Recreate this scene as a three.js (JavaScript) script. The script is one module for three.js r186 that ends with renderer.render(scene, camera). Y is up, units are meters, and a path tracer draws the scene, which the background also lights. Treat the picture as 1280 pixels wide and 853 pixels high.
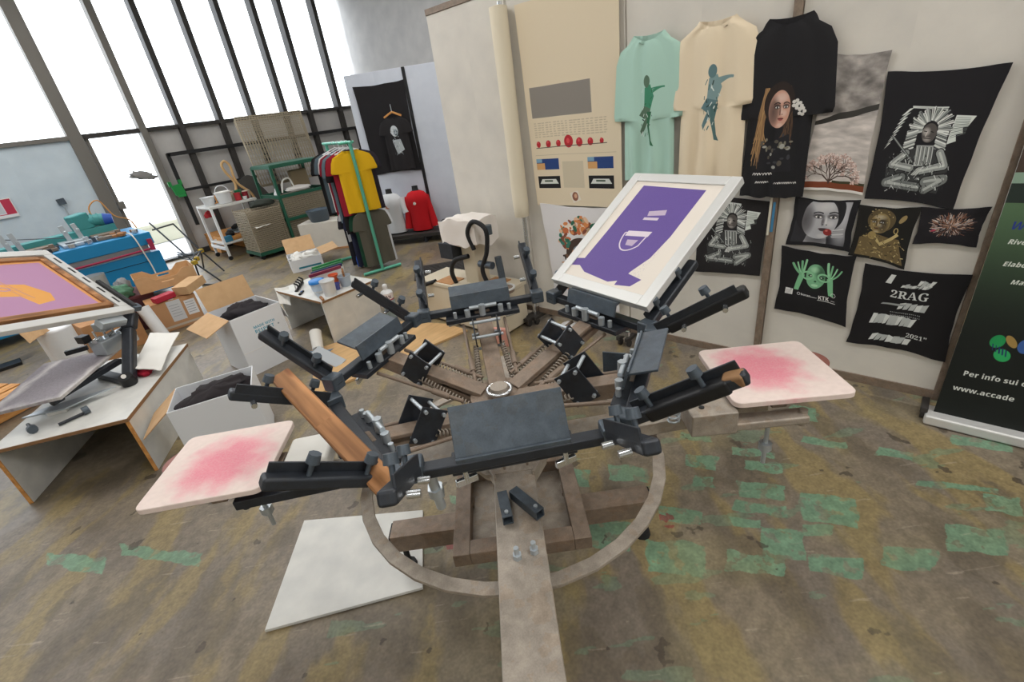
import * as THREE from 'three';
import { RoundedBoxGeometry } from 'three/addons/geometries/RoundedBoxGeometry.js';
import { mergeGeometries, toCreasedNormals } from 'three/addons/utils/BufferGeometryUtils.js';
import { ImprovedNoise } from 'three/addons/math/ImprovedNoise.js';
import { RectAreaLightUniformsLib } from 'three/addons/lights/RectAreaLightUniformsLib.js';
RectAreaLightUniformsLib.init();

// ---------------------------------------------------------------- camera, sky, lights, exposure
const scene = new THREE.Scene();
const renderer = new THREE.WebGLRenderer({ antialias: true });
renderer.toneMapping = THREE.LinearToneMapping;
renderer.toneMappingExposure = 1.28;
renderer.shadowMap.enabled = true;
const camera = new THREE.PerspectiveCamera(2 * Math.atan(426.5 / 583.76) * 180 / Math.PI, 1280 / 853, 0.05, 100);
camera.rotation.order = 'YXZ';
camera.position.set(0, 1.7, 0);
camera.rotation.set(-0.465305, -0.790241, -0.142283);
scene.background = new THREE.Color().setRGB(3.0, 3.2, 3.4);         // bright overcast sky
// unseen ceiling lamps added to light the hall: [x, z, length along z]
const ADDED_LAMPS = [[-2.4, -6.6, 2.4], [-2.4, 1.2, 2.4], [0.9, -7.6, 2.4], [0.9, -3.4, 2.4], [0.9, 1.2, 2.4], [2.2, 2.4, 2.4], [4.3, -5.4, 2.4], [4.3, -0.6, 2.4]];
const LAMP_Y = 4.25, LAMP_POWER = 9.5;

// ---------------------------------------------------------------- helpers
let seed = 7;
const rnd = () => { seed = (seed * 1664525 + 1013904223) >>> 0; return seed / 4294967296; };
const rr = (a, b) => a + (b - a) * rnd();
const noise = new ImprovedNoise();
const fbm = (x, y, o = 4, s = 0) => { let v = 0, a = 0.5; for (let i = 0; i < o; i++) { v += a * noise.noise(x, y, s + i * 7.3); x *= 2.03; y *= 2.03; a *= 0.5; } return v; };
const V = (x, y, z) => new THREE.Vector3(x, y, z);
const taken = {};
const numbered = (n) => { taken[n] = (taken[n] ?? -1) + 1; return taken[n] ? n + '_' + String(taken[n]).padStart(3, '0') : n; };
function shade(o) { o.traverse((m) => { if (m.isMesh) { m.castShadow = true; m.receiveShadow = true; } }); return o; }
function clean(g) {
  const q = g.index ? g.toNonIndexed() : g;
  for (const k of Object.keys(q.attributes)) if (!['position', 'normal', 'uv'].includes(k)) q.deleteAttribute(k);
  return q;
}
const join = (gs) => (Array.isArray(gs) ? (gs.length === 1 ? gs[0] : mergeGeometries(gs.map(clean))) : gs);
function obj(name, gs, m, parent = scene) {
  const o = new THREE.Mesh(join(gs), m);
  o.name = parent === scene ? numbered(name) : name;
  o.castShadow = o.receiveShadow = true;
  parent.add(o); return o;
}
function tag(o, label, category, group) { o.userData.label = label; o.userData.category = category; if (group) o.userData.group = group; return o; }
function thing(name, label, category, p = [0, 0, 0], turn = 0, group) {
  const o = new THREE.Group(); o.name = numbered(name); scene.add(o);
  o.position.set(...p); o.rotation.y = turn; return tag(o, label, category, group);
}
function part(name, parent) { const o = new THREE.Group(); o.name = name; parent.add(o); return o; }
function struct(name, gs, m, parent) { const o = obj(name, gs, m, parent ?? scene); if (!parent) o.userData.kind = 'structure'; return o; }
function dup(root, p, turn, label, group) {
  const r = root.clone(); r.name = numbered(root.name.replace(/_\d{3}$/, '')); scene.add(r);
  r.userData = { ...root.userData }; r.position.set(...p); r.rotation.y = turn;
  if (label) r.userData.label = label; if (group) r.userData.group = group; return r;
}
// box in metres with uv in metres, slightly rounded edges when big enough
function bx(w, h, d, x = 0, y = 0, z = 0, rx = 0, ry = 0, rz = 0, bevel = 0.003) {
  const b = Math.min(bevel, w / 4, h / 4, d / 4);
  const g = b > 0.0004 ? new RoundedBoxGeometry(w, h, d, 1, b) : new THREE.BoxGeometry(w, h, d);
  boxUV(g);
  if (rx || ry || rz) g.applyMatrix4(new THREE.Matrix4().makeRotationFromEuler(new THREE.Euler(rx, ry, rz)));
  g.translate(x, y, z); return g;
}
function boxUV(g, k = 1) {
  const p = g.attributes.position, n = g.attributes.normal, u = g.attributes.uv;
  for (let i = 0; i < p.count; i++) {
    const ax = Math.abs(n.getX(i)), ay = Math.abs(n.getY(i)), az = Math.abs(n.getZ(i));
    if (ay >= ax && ay >= az) u.setXY(i, p.getX(i) * k, p.getZ(i) * k);
    else if (ax >= az) u.setXY(i, p.getZ(i) * k, p.getY(i) * k);
    else u.setXY(i, p.getX(i) * k, p.getY(i) * k);
  }
  return g;
}
const up = V(0, 1, 0);
// beam from a to b: w across (horizontal), h high
function bar(a, b, w, h, roll = 0, bevel = 0.003) {
  a = V(...a); b = V(...b);
  const L = a.distanceTo(b), g = bx(w, h, L, 0, 0, 0, 0, 0, 0, bevel); { const n = g.attributes.normal, q = g.attributes.position, u = g.attributes.uv; for (let i = 0; i < q.count; i++) u.setXY(i, q.getZ(i), Math.abs(n.getX(i)) > 0.7 ? q.getY(i) : q.getX(i)); }
  const d = b.clone().sub(a).normalize();
  const ref = Math.abs(d.y) > 0.95 ? V(1, 0, 0) : up;
  const X = ref.clone().cross(d).normalize(), Y = d.clone().cross(X);
  const m = new THREE.Matrix4().makeBasis(X, Y, d);
  if (roll) m.multiply(new THREE.Matrix4().makeRotationZ(roll));
  m.setPosition(a.add(b).multiplyScalar(0.5)); return g.applyMatrix4(m);
}
function rod(a, b, r, r2 = r, n = 10) {
  a = V(...a); b = V(...b);
  const g = new THREE.CylinderGeometry(r2, r, a.distanceTo(b), n);
  g.applyQuaternion(new THREE.Quaternion().setFromUnitVectors(up, b.clone().sub(a).normalize()));
  const c = a.add(b).multiplyScalar(0.5); return g.translate(c.x, c.y, c.z);
}
const tube = (pts, r, seg = 24, n = 6) => new THREE.TubeGeometry(new THREE.CatmullRomCurve3(pts.map((p) => V(...p))), seg, r, n);
function coil(a, b, R, r, turns) {
  a = V(...a); b = V(...b); const d = b.clone().sub(a), L = d.length(); d.normalize();
  const X = Math.abs(d.y) > 0.9 ? V(1, 0, 0) : up.clone().cross(d).normalize(), Y = d.clone().cross(X), pts = [];
  for (let i = 0; i <= turns * 6; i++) { const t = i / (turns * 6), q = t * turns * Math.PI * 2; pts.push(a.clone().addScaledVector(d, t * L).addScaledVector(X, R * Math.cos(q)).addScaledVector(Y, R * Math.sin(q))); }
  return new THREE.TubeGeometry(new THREE.CatmullRomCurve3(pts), turns * 7, r, 4);
}
const lathe = (pts, n = 24) => new THREE.LatheGeometry(pts.map(([x, y]) => new THREE.Vector2(x, y)), n);
const move = (g, x, y, z, rx = 0, ry = 0, rz = 0) => { if (rx || ry || rz) g.applyMatrix4(new THREE.Matrix4().makeRotationFromEuler(new THREE.Euler(rx, ry, rz))); return g.translate(x, y, z); };
function shapeOf(pts) { const s = new THREE.Shape(); pts.forEach(([x, y], i) => (i ? s.lineTo(x, y) : s.moveTo(x, y))); s.closePath(); return s; }
const extrude = (s, d, b = 0.002) => new THREE.ExtrudeGeometry(s, { depth: d, bevelEnabled: b > 0, bevelSize: b, bevelThickness: b, bevelSegments: 1, curveSegments: 16 });
function roundedRect(w, h, r) {
  const s = new THREE.Shape(), x = -w / 2, y = -h / 2;
  s.moveTo(x + r, y); s.lineTo(x + w - r, y); s.quadraticCurveTo(x + w, y, x + w, y + r); s.lineTo(x + w, y + h - r); s.quadraticCurveTo(x + w, y + h, x + w - r, y + h);
  s.lineTo(x + r, y + h); s.quadraticCurveTo(x, y + h, x, y + h - r); s.lineTo(x, y + r); s.quadraticCurveTo(x, y, x + r, y); return s;
}
// thin sheet of cloth or paper between four corners (top-left, top-right, bottom-right, bottom-left), with thickness, gentle waves and uneven edges
function sheet(tl, tr, br, bl, { nx = 16, ny = 16, thick = 0.003, wave = 0.004, sag = 0.006, s = 1, freq = 5 } = {}) {
  tl = V(...tl); tr = V(...tr); br = V(...br); bl = V(...bl);
  const N = tr.clone().sub(tl).cross(bl.clone().sub(tl)).normalize().negate();     // faces the side from which the corners run clockwise
  const ex = tr.clone().sub(tl).normalize(), ey = bl.clone().sub(tl).normalize();
  const pos = [], uv = [], idx = [], row = nx + 1, lay = row * (ny + 1);
  for (let l = 0; l < 2; l++) for (let j = 0; j <= ny; j++) for (let i = 0; i <= nx; i++) {
    const a = i / nx, b = j / ny;
    const p = tl.clone().lerp(tr, a).lerp(bl.clone().lerp(br, a), b);
    const e = Math.sin(a * Math.PI) , f = Math.sin(b * Math.PI);
    p.addScaledVector(ey, sag * (e * (1 - 2 * b)) + sag * 0.5 * noise.noise(a * 4, b * 2, s));
    p.addScaledVector(ex, sag * 0.8 * f * (1 - 2 * a) + sag * 0.4 * noise.noise(b * 4, a * 2, s + 9));
    p.addScaledVector(N, wave * (0.6 + noise.noise(a * freq, b * freq * 0.6, s + 3)) + (l ? 0 : thick));
    pos.push(p.x, p.y, p.z); uv.push(a, 1 - b);
  }
  const q = (a, b, c, d) => idx.push(a, b, c, a, c, d);
  for (let j = 0; j < ny; j++) for (let i = 0; i < nx; i++) { const k = j * row + i; q(k, k + row, k + row + 1, k + 1); q(lay + k, lay + k + 1, lay + k + row + 1, lay + k + row); }
  for (let i = 0; i < nx; i++) { q(i, i + 1, lay + i + 1, lay + i); const k = ny * row + i; q(k + 1, k, lay + k, lay + k + 1); }
  for (let j = 0; j < ny; j++) { const k = j * row; q(k + row, k, lay + k, lay + k + row); const m = k + nx; q(m, m + row, lay + m + row, lay + m); }
  const g = new THREE.BufferGeometry();
  g.setAttribute('position', new THREE.Float32BufferAttribute(pos, 3)); g.setAttribute('uv', new THREE.Float32BufferAttribute(uv, 2)); g.setIndex(idx);
  const flat = g.toNonIndexed(); flat.computeVertexNormals(); return toCreasedNormals(flat, 0.7);
}
// hanging garment: rows of half-widths, front and back surfaces with folds; origin at the neck, hanging down
function garment(w, h, { sleeve = 0.11, sleeveLen = 0.3, thick = 0.03, fold = 0.008, s = 1, neck = 0.09, long = false, flare = 1.04 } = {}) {
  const rows = [[0, neck], [0.02, neck * 1.15], [0.05, w * 0.40], [0.09, w * 0.5 + sleeve * 0.25], [0.17, w * 0.5 + sleeve * 0.62], [sleeveLen - 0.03, w * 0.5 + sleeve * 0.95], [sleeveLen, w * 0.5 + sleeve * (long ? 1.0 : 0.88)]];
  if (long) rows.push([0.6, w * 0.5 + sleeve * 1.02], [0.86, w * 0.5 + sleeve * 0.95], [0.865, w * 0.5]);
  else rows.push([sleeveLen + 0.006, w * 0.5]);
  for (let k = 1; k <= 7; k++) { const b = rows[rows.length - 1][0]; rows.push([b + (1 - b) * (k / 7 < 1 ? 1 / (8 - k) : 1), w * 0.5 * (1 + (flare - 1) * k / 7)]); }
  rows[rows.length - 1][0] = 1;
  const nx = 20, pos = [], uv = [], idx = [], R = rows.length, W = w * 0.5 + sleeve;
  for (let l = 0; l < 2; l++) for (let j = 0; j < R; j++) for (let i = 0; i <= nx; i++) {
    const [v, hw] = rows[j], a = i / nx * 2 - 1, x = a * hw * (1 + 0.02 * noise.noise(v * 5, s, a)), e = Math.sqrt(Math.max(0, 1 - a * a));
    const dip = v < 0.03 ? 0.035 * (1 - a * a) * (l ? 0.3 : 1) : 0;
    const f = fold * (0.3 + v) * Math.sin(a * 9 + s * 3 + 2 * noise.noise(a * 2, v * 2, s)) + fold * noise.noise(a * 4, v * 3, s + 5);
    const y = -v * h - dip + (v > 0.99 ? 0.012 * noise.noise(a * 3, s, 0.3) : 0), z = (l ? -1 : 1) * thick * 0.5 * e * (0.4 + 0.6 * Math.min(1, v * 5)) + f * e;
    pos.push(x, y, z); uv.push(0.5 + x / (2 * W), 1 - v);
  }
  const row = nx + 1, lay = row * R;
  for (let l = 0; l < 2; l++) for (let j = 0; j < R - 1; j++) for (let i = 0; i < nx; i++) { const k = l * lay + j * row + i; if (l) idx.push(k, k + row + 1, k + row, k, k + 1, k + row + 1); else idx.push(k, k + row, k + row + 1, k, k + row + 1, k + 1); }
  const g = new THREE.BufferGeometry();
  g.setAttribute('position', new THREE.Float32BufferAttribute(pos, 3)); g.setAttribute('uv', new THREE.Float32BufferAttribute(uv, 2)); g.setIndex(idx);
  g.computeVertexNormals(); return g;
}
// lumpy heap of cloth
function heap(w, h, d, s = 1, n = 14, rough = 0.25) {
  const g = new THREE.SphereGeometry(0.5, n * 2, n), p = g.attributes.position;
  for (let i = 0; i < p.count; i++) {
    const v = V(p.getX(i), p.getY(i), p.getZ(i)), k = 1 + rough * noise.noise(v.x * 5 + s, v.y * 5, v.z * 5) + rough * 0.5 * noise.noise(v.x * 11 + s, v.y * 11, v.z * 11);
    p.setXYZ(i, v.x * w * k, Math.max(v.y, -0.22) * h * k + 0.22 * h, v.z * d * k);
  }
  g.computeVertexNormals(); return g;
}

// ---------------------------------------------------------------- textures and materials
function canvasTex(w, h, draw) {
  const c = document.createElement('canvas'); c.width = w; c.height = h; const x = c.getContext('2d'); draw(x, w, h);
  const t = new THREE.CanvasTexture(c); t.colorSpace = THREE.SRGBColorSpace; t.anisotropy = 8; return t;
}
function dataTex(n, fn, srgb = true, rep = [1, 1]) {
  const d = new Uint8Array(n * n * 4);
  for (let j = 0; j < n; j++) for (let i = 0; i < n; i++) { const c = fn(i / n, j / n); const k = (j * n + i) * 4; d[k] = Math.max(0, Math.min(255, c[0])); d[k + 1] = Math.max(0, Math.min(255, c[1])); d[k + 2] = Math.max(0, Math.min(255, c[2])); d[k + 3] = 255; }
  const t = new THREE.DataTexture(d, n, n); t.magFilter = THREE.LinearFilter; t.minFilter = THREE.LinearMipmapLinearFilter; t.generateMipmaps = true;
  t.wrapS = t.wrapT = THREE.RepeatWrapping; t.repeat.set(...rep); if (srgb) t.colorSpace = THREE.SRGBColorSpace; t.needsUpdate = true; return t;
}
const grainTex = (n, base, amp, f, stretch = 1, s = 0) => dataTex(n, (u, v) => { const q = fbm(u * f * stretch, v * f, 5, s) * amp; return [base[0] + q, base[1] + q * 0.95, base[2] + q * 0.85]; });
const std = (color, roughness = 0.7, metalness = 0, extra = {}) => new THREE.MeshStandardMaterial({ color, roughness, metalness, ...extra });
const fineBump = dataTex(256, (u, v) => { const q = 128 + 90 * fbm(u * 40, v * 40, 3, 2); return [q, q, q]; }, false, [3, 3]);
const clothBump = dataTex(256, (u, v) => { const q = 128 + 50 * Math.sin(u * 400) * Math.sin(v * 400) + 60 * fbm(u * 12, v * 12, 4, 5); return [q, q, q]; }, false, [2, 2]);
const steelMap = dataTex(512, (u, v) => { const q = 225 + 50 * fbm(u * 7, v * 7, 5, 3) + 25 * fbm(u * 60, v * 60, 3, 8), r = fbm(u * 4, v * 4, 4, 15) > 0.13 ? 10 : 0; return [q, q - r * 0.6, q - r * 1.2]; }, true, [4, 4]);
const M = {};
M.dark = std(0x353a42, 0.45, 0.25, { map: steelMap, bumpMap: fineBump, bumpScale: 0.0003 });
M.slate = std(0x5d6873, 0.42, 0.3, { map: steelMap });
M.steel = std(0xb4a99c, 0.45, 0.2, { map: steelMap, bumpMap: fineBump, bumpScale: 0.0003 });
M.brownSteel = std(0x988676, 0.5, 0.2, { map: steelMap, bumpMap: fineBump, bumpScale: 0.0003 });
M.black = std(0x17181b, 0.5, 0.1);
M.chrome = std(0xd4d8dc, 0.22, 0.95);
M.zinc = std(0xb8c0c6, 0.35, 0.5);
M.rubber = std(0x1b1c1f, 0.75);
M.alu = std(0xd6d6d4, 0.42, 0.25);
const step01 = (q) => Math.max(0, Math.min(1, (q - 0.16) / 0.14));
M.wood = std(0xffffff, 0.7, 0, { map: dataTex(512, (u, v) => { const q = fbm(u * 3, v * 60, 4, 1) * 60 + 22 * Math.sin(v * 50 + 6 * fbm(u * 3, v * 6, 3, 4)) , k = -46 * step01(fbm(u * 4, v * 12, 3, 9)); return [168 + q + k, 118 + q * 0.8 + k, 74 + q * 0.6 + k * 0.8]; }) });
M.ply = std(0xffffff, 0.75, 0, { map: dataTex(512, (u, v) => { const q = fbm(u * 4, v * 26, 5, 11) * 24; return [206 + q, 168 + q * 0.9, 118 + q * 0.7]; }) });
M.pine = std(0xffffff, 0.75, 0, { map: dataTex(256, (u, v) => { const q = fbm(u * 3, v * 24, 4, 21) * 60; return [205 + q, 146 + q, 82 + q * 0.7]; }) });
M.card = std(0xffffff, 0.88, 0, { map: dataTex(256, (u, v) => { const q = fbm(u * 14, v * 14, 3, 31) * 12; return [203 + q, 166 + q, 124 + q]; }) });
M.cardDark = std(0xffffff, 0.88, 0, { map: dataTex(256, (u, v) => { const q = fbm(u * 14, v * 14, 3, 33) * 14; return [184 + q, 136 + q, 92 + q]; }) });
M.whiteCard = std(0xe6e9ee, 0.8, 0, { bumpMap: fineBump, bumpScale: 0.0003 });
M.laminate = std(0xffffff, 0.5, 0, { map: grainTex(512, [216, 216, 212], 22, 9, 1, 41) });
M.edgeBrown = std(0x8d6a48, 0.8);
M.panel = std(0xffffff, 0.65, 0, { map: grainTex(512, [216, 211, 202], 14, 5, 1, 51) });
M.panelCool = std(0xffffff, 0.65, 0, { map: grainTex(256, [204, 210, 222], 12, 5, 1, 53) });
M.wallPale = std(0xffffff, 0.8, 0, { map: grainTex(512, [202, 214, 222], 14, 4, 1, 61) });
M.wallGrey = std(0xffffff, 0.8, 0, { map: grainTex(512, [192, 190, 188], 16, 4, 1, 63) });
M.wallWhite = std(0xd9d8d3, 0.85);
M.frameDark = std(0x3a3735, 0.6, 0.2);
M.frameGrey = std(0x76726c, 0.6, 0.2);
M.whitePlastic = std(0xe9ebed, 0.4);
M.blue = std(0x0f86bf, 0.45, 0.05);
M.teal = std(0x3f8f8f, 0.5, 0.1);
M.green = std(0x1e5a45, 0.5, 0.2);
M.mint = std(0x5fb39a, 0.4, 0.3);
M.wire = std(0xa89c86, 0.5, 0.2);
M.paper = std(0xe8e6e0, 0.85);
const cloth = (c, extra = {}) => std(c, 0.95, 0, { side: THREE.DoubleSide, bumpMap: clothBump, bumpScale: 0.0006, ...extra });
const printed = (t) => std(0xffffff, 0.85, 0, { map: t, side: THREE.DoubleSide });

// ---------------------------------------------------------------- the hall
const X0 = -4.2, X1 = 6.6, ZB = -10.1, ZF = 4.2, CEIL = 4.5;
// worn painted floor; the patches of green paint are [x, z] corner lists
const GREEN = [[2.29,-0.29,2.35,-0.11,2.3,-0.1,2.24,-0.28],[2.03,-0.55,2.1,-0.36,2.05,-0.34,1.98,-0.53],[1.97,-0.47,2.02,-0.32,1.96,-0.31,1.9,-0.45],[2.55,-0.41,2.58,-0.29,2.45,-0.26,2.42,-0.37],[1.81,-0.45,1.89,-0.27,1.8,-0.25,1.72,-0.42],[1.69,-0.42,1.77,-0.24,1.71,-0.22,1.62,-0.4],[1.89,-0.2,1.97,-0.01,1.87,0.01,1.79,-0.18],[1.82,-0.18,1.9,0.01,1.8,0.02,1.72,-0.16],[1.58,-0.41,1.64,-0.29,1.59,-0.28,1.53,-0.39],[1.7,-0.16,1.75,-0.07,1.69,-0.06,1.65,-0.14],[1.6,-0.28,1.67,-0.14,1.52,-0.11,1.46,-0.24],[1.47,-0.68,1.55,-0.51,1.47,-0.48,1.39,-0.64],[1.74,-0.63,1.77,-0.54,1.71,-0.52,1.67,-0.61],[1.58,-1.01,1.66,-0.83,1.57,-0.78,1.49,-0.95],[1.43,-1.19,1.49,-1.06,1.4,-1.0,1.34,-1.12],[1.23,-0.93,1.32,-0.74,1.18,-0.66,1.09,-0.84],[1.28,-0.64,1.38,-0.44,1.24,-0.38,1.14,-0.57],[1.41,-0.36,1.5,-0.17,1.41,-0.15,1.31,-0.33],[1.56,-0.11,1.65,0.06,1.56,0.07,1.48,-0.09],[1.86,-0.71,1.92,-0.58,1.83,-0.55,1.78,-0.68],[2.01,-0.81,2.06,-0.67,2.01,-0.65,1.96,-0.79],[2.38,0.01,2.42,0.14,2.36,0.14,2.31,0.01],[2.23,0.18,2.33,0.43,2.29,0.43,2.19,0.18],[2.65,0.27,2.71,0.47,2.63,0.47,2.57,0.27],[2.0,0.27,2.08,0.45,1.95,0.45,1.86,0.28],[1.76,0.1,1.84,0.26,1.73,0.26,1.65,0.11],[2.26,0.39,2.31,0.5,2.21,0.5,2.17,0.39],[-0.47,-3.0,-0.29,-2.68,-0.31,-2.57,-0.48,-2.88],[-0.22,-2.73,0.02,-2.29,0.0,-2.21,-0.23,-2.63],[0.96,-1.55,0.98,-1.49,0.94,-1.45,0.92,-1.51],[1.36,-1.2,1.37,-1.16,1.19,-1.02,1.17,-1.06]];
const inPoly = (x, z, q) => { let c = false; for (let i = 0, j = 3; i < 4; j = i++) { const xi = q[i * 2], zi = q[i * 2 + 1], xj = q[j * 2], zj = q[j * 2 + 1]; if ((zi > z) !== (zj > z) && x < (xj - xi) * (z - zi) / (zj - zi) + xi) c = !c; } return c; };
const BOX = GREEN.map((q) => [Math.min(q[0], q[2], q[4], q[6]) - 0.06, Math.max(q[0], q[2], q[4], q[6]) + 0.06, Math.min(q[1], q[3], q[5], q[7]) - 0.06, Math.max(q[1], q[3], q[5], q[7]) + 0.06]);
const mix = (a, b, t) => [a[0] + (b[0] - a[0]) * t, a[1] + (b[1] - a[1]) * t, a[2] + (b[2] - a[2]) * t];
const step = (a, b, x) => { const t = Math.max(0, Math.min(1, (x - a) / (b - a))); return t * t * (3 - 2 * t); };
function floorColour(x, z) {
  const u = 0.7037 * x + 0.7105 * z, v = 0.7105 * x - 0.7037 * z;      // along and across the trodden streaks
  const big = fbm(x * 0.7 + 3, z * 0.7, 2, 2), mid = fbm(x * 2.6, z * 2.6, 4, 12), fine = fbm(x * 24, z * 24, 3, 22), streak = fbm(u * 5 + 5, v * 1.7, 4, 32), grit = fbm(x * 90, z * 90, 2, 44);
  let c = mix([120, 110, 98], [132, 120, 102], step(-0.2, 0.25, mid));
  const near = step(-1.2, 0.2, u) * step(3.6, 2.4, v + 0.4 * mid);
  c = mix(c, [146, 128, 84], step(-0.02, 0.16, streak + 0.12 * big) * 0.7);   // worn ochre paint all over the hall
  c = mix(c, [100, 90, 76], step(0.06, 0.2, fbm(u * 4.2, v * 2.0, 4, 52) + 0.25 * fine) * 0.7);
  // worn green paint
  let g = 0; const wob = 0.035 * fbm(x * 9, z * 9, 3, 62), wob2 = 0.035 * fbm(x * 9, z * 9, 3, 72);
  for (let i = 0; i < GREEN.length; i++) { const b = BOX[i]; if (x > b[0] && x < b[1] && z > b[2] && z < b[3] && inPoly(x + wob, z + wob2, GREEN[i])) { g = 1; break; } }
  if (g) { const worn = fbm(x * 14, z * 14, 4, 82) + 0.5 * fine; c = mix(c, [112, 150, 122], worn > 0.13 ? 0.35 : 0.85); }
  else if (near > 0.15 && fbm(u * 3 + 9, v * 9, 4, 92) > 0.27 - 0.05 * near) c = mix(c, [108, 140, 114], 0.45);
  // scuffs, pale scratches, dark spots, a few drips of red ink
  if (fbm(u * 5, v * 44, 3, 102) > 0.36) c = mix(c, [176, 164, 146], 0.4);
  if (fbm(x * 7, z * 7, 4, 112) > 0.34) c = mix(c, [62, 54, 46], 0.6);
  const red = Math.min(Math.hypot(x - 1.42, z + 0.62) * 1.2, Math.hypot(x - 0.77, z + 1.32)); if (red < 0.03 + 0.09 * fbm(x * 20, z * 20, 3, 130)) c = mix(c, [150, 52, 54], 0.6);
  if (near > 0.1) c = mix(c, [150, 138, 96], 0.3 * near * step(0, 0.2, fbm(x * 1.7, z * 1.7, 3, 120)));
  const k = 1 + 0.24 * fine + 0.2 * grit + 0.12 * big;
  return [c[0] * k, c[1] * k, c[2] * k];
}
function floorTex(n, x0, x1, z0, z1) {
  const t = dataTex(n, (a, b) => floorColour(x0 + a * (x1 - x0), z0 + b * (z1 - z0))); t.wrapS = t.wrapT = THREE.ClampToEdgeWrapping; t.anisotropy = 8; return t;
}
function slab(x0, x1, z0, z1, R) {          // 12 cm slab; uv runs over the rectangle R
  const g = new THREE.BoxGeometry(x1 - x0, 0.12, z1 - z0); g.translate((x0 + x1) / 2, -0.06, (z0 + z1) / 2);
  const p = g.attributes.position, u = g.attributes.uv; for (let i = 0; i < p.count; i++) u.setXY(i, (p.getX(i) - R[0]) / (R[1] - R[0]), (p.getZ(i) - R[2]) / (R[3] - R[2])); return g;
}
const NEAR = [-0.8, 3.4, -3.4, 0.8], FAR = [X0, X1, ZB, ZF];
const floorNear = std(0xffffff, 0.5, 0, { map: floorTex(1280, ...NEAR), bumpMap: fineBump, bumpScale: 0.0004 });
const floorFar = std(0xffffff, 0.42, 0, { map: floorTex(1024, ...FAR) });
struct('floor', slab(...NEAR, NEAR), floorNear);
struct('floor', [slab(X0, NEAR[0], ZB, ZF, FAR), slab(NEAR[1], X1, ZB, ZF, FAR), slab(NEAR[0], NEAR[1], ZB, NEAR[2], FAR), slab(NEAR[0], NEAR[1], NEAR[3], ZF, FAR)], floorFar);
struct('ceiling', bx(X1 - X0 + 0.4, 0.2, ZF - ZB + 0.4, (X0 + X1) / 2, CEIL + 0.1, (ZB + ZF) / 2), M.wallWhite);
struct('wall_left', bx(0.2, CEIL, ZF - ZB + 0.4, X0 - 0.1, CEIL / 2, (ZB + ZF) / 2), M.wallWhite);
struct('wall_right', bx(0.2, CEIL, ZF - ZB + 0.4, X1 + 0.1, CEIL / 2, (ZB + ZF) / 2), M.wallGrey);
struct('wall_front', bx(X1 - X0, CEIL, 0.2, (X0 + X1) / 2, CEIL / 2, ZF + 0.1), M.wallWhite);
// back wall: infill up to the sill, a doorway, clerestory glazing above
const SILL = 2.09, TOP = 4.1, XP = [-3.2, -1.0, 1.46, 2.34, 2.9, 3.56, 4.14, 4.76, 5.26, 5.95];
struct('wall_back', [bx(1.42 - X0, SILL, 0.16, (X0 + 1.42) / 2, SILL / 2, ZB + 0.0)], M.wallPale);
struct('wall_back', [bx(X1 - 2.34, SILL, 0.12, (X1 + 2.34) / 2, SILL / 2, ZB - 0.02)], M.wallGrey);
struct('wall_back', [bx(X1 - X0, CEIL - TOP, 0.2, (X0 + X1) / 2, (CEIL + TOP) / 2, ZB)], M.wallWhite);
const glass = new THREE.MeshPhysicalMaterial({ color: 0xffffff, roughness: 0.05, transmission: 1, thickness: 0, ior: 1.45 });
XP.concat(X1).reduce((a, b, i) => {
  const w = new THREE.Group(); w.name = 'window_' + (i + 1); w.userData.kind = 'structure'; scene.add(w);
  obj('pane', bx(b - a - 0.08, TOP - SILL - 0.08, 0.012, (a + b) / 2, (TOP + SILL) / 2, ZB - 0.02, 0, 0, 0, 0), glass, w);
  obj('sill', bx(b - a, 0.06, 0.2, (a + b) / 2, SILL, ZB + 0.02), i < 3 ? M.frameGrey : M.frameDark, w);
  obj('head', bx(b - a, 0.06, 0.16, (a + b) / 2, TOP, ZB), M.frameGrey, w);
  return b;
}, X0);
XP.forEach((x, i) => struct('trim_' + (i + 1), bx(i === 2 ? 0.17 : i === 3 ? 0.1 : 0.085, CEIL, 0.2, x - (i === 2 ? 0.01 : 0), CEIL / 2, ZB + 0.05), i === 3 || i === 2 ? M.frameGrey : M.frameDark));
XP.slice(4).forEach((x, i) => struct('trim_' + (20 + i), bx(0.06, 0.1, 0.06, x, 0.05, ZB + 0.18), M.frameDark));
struct('baseboard_back', bx(X1 - 2.4, 0.09, 0.03, (X1 + 2.4) / 2, 0.045, ZB + 0.06), M.frameDark);
// dark bars nailed over the grey infill
struct('trim_11', bx(3.78, 0.06, 0.05, 4.4, 1.68, ZB + 0.16), M.black);
struct('trim_12', bx(0.055, 1.2, 0.05, 2.52, 1.1, ZB + 0.16), M.black);
struct('trim_13', bx(1.3, 0.045, 0.04, 3.16, 1.1, ZB + 0.16), M.black);
struct('trim_14', bx(0.06, 0.5, 0.05, 6.2, 1.43, ZB + 0.16), M.black);
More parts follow.
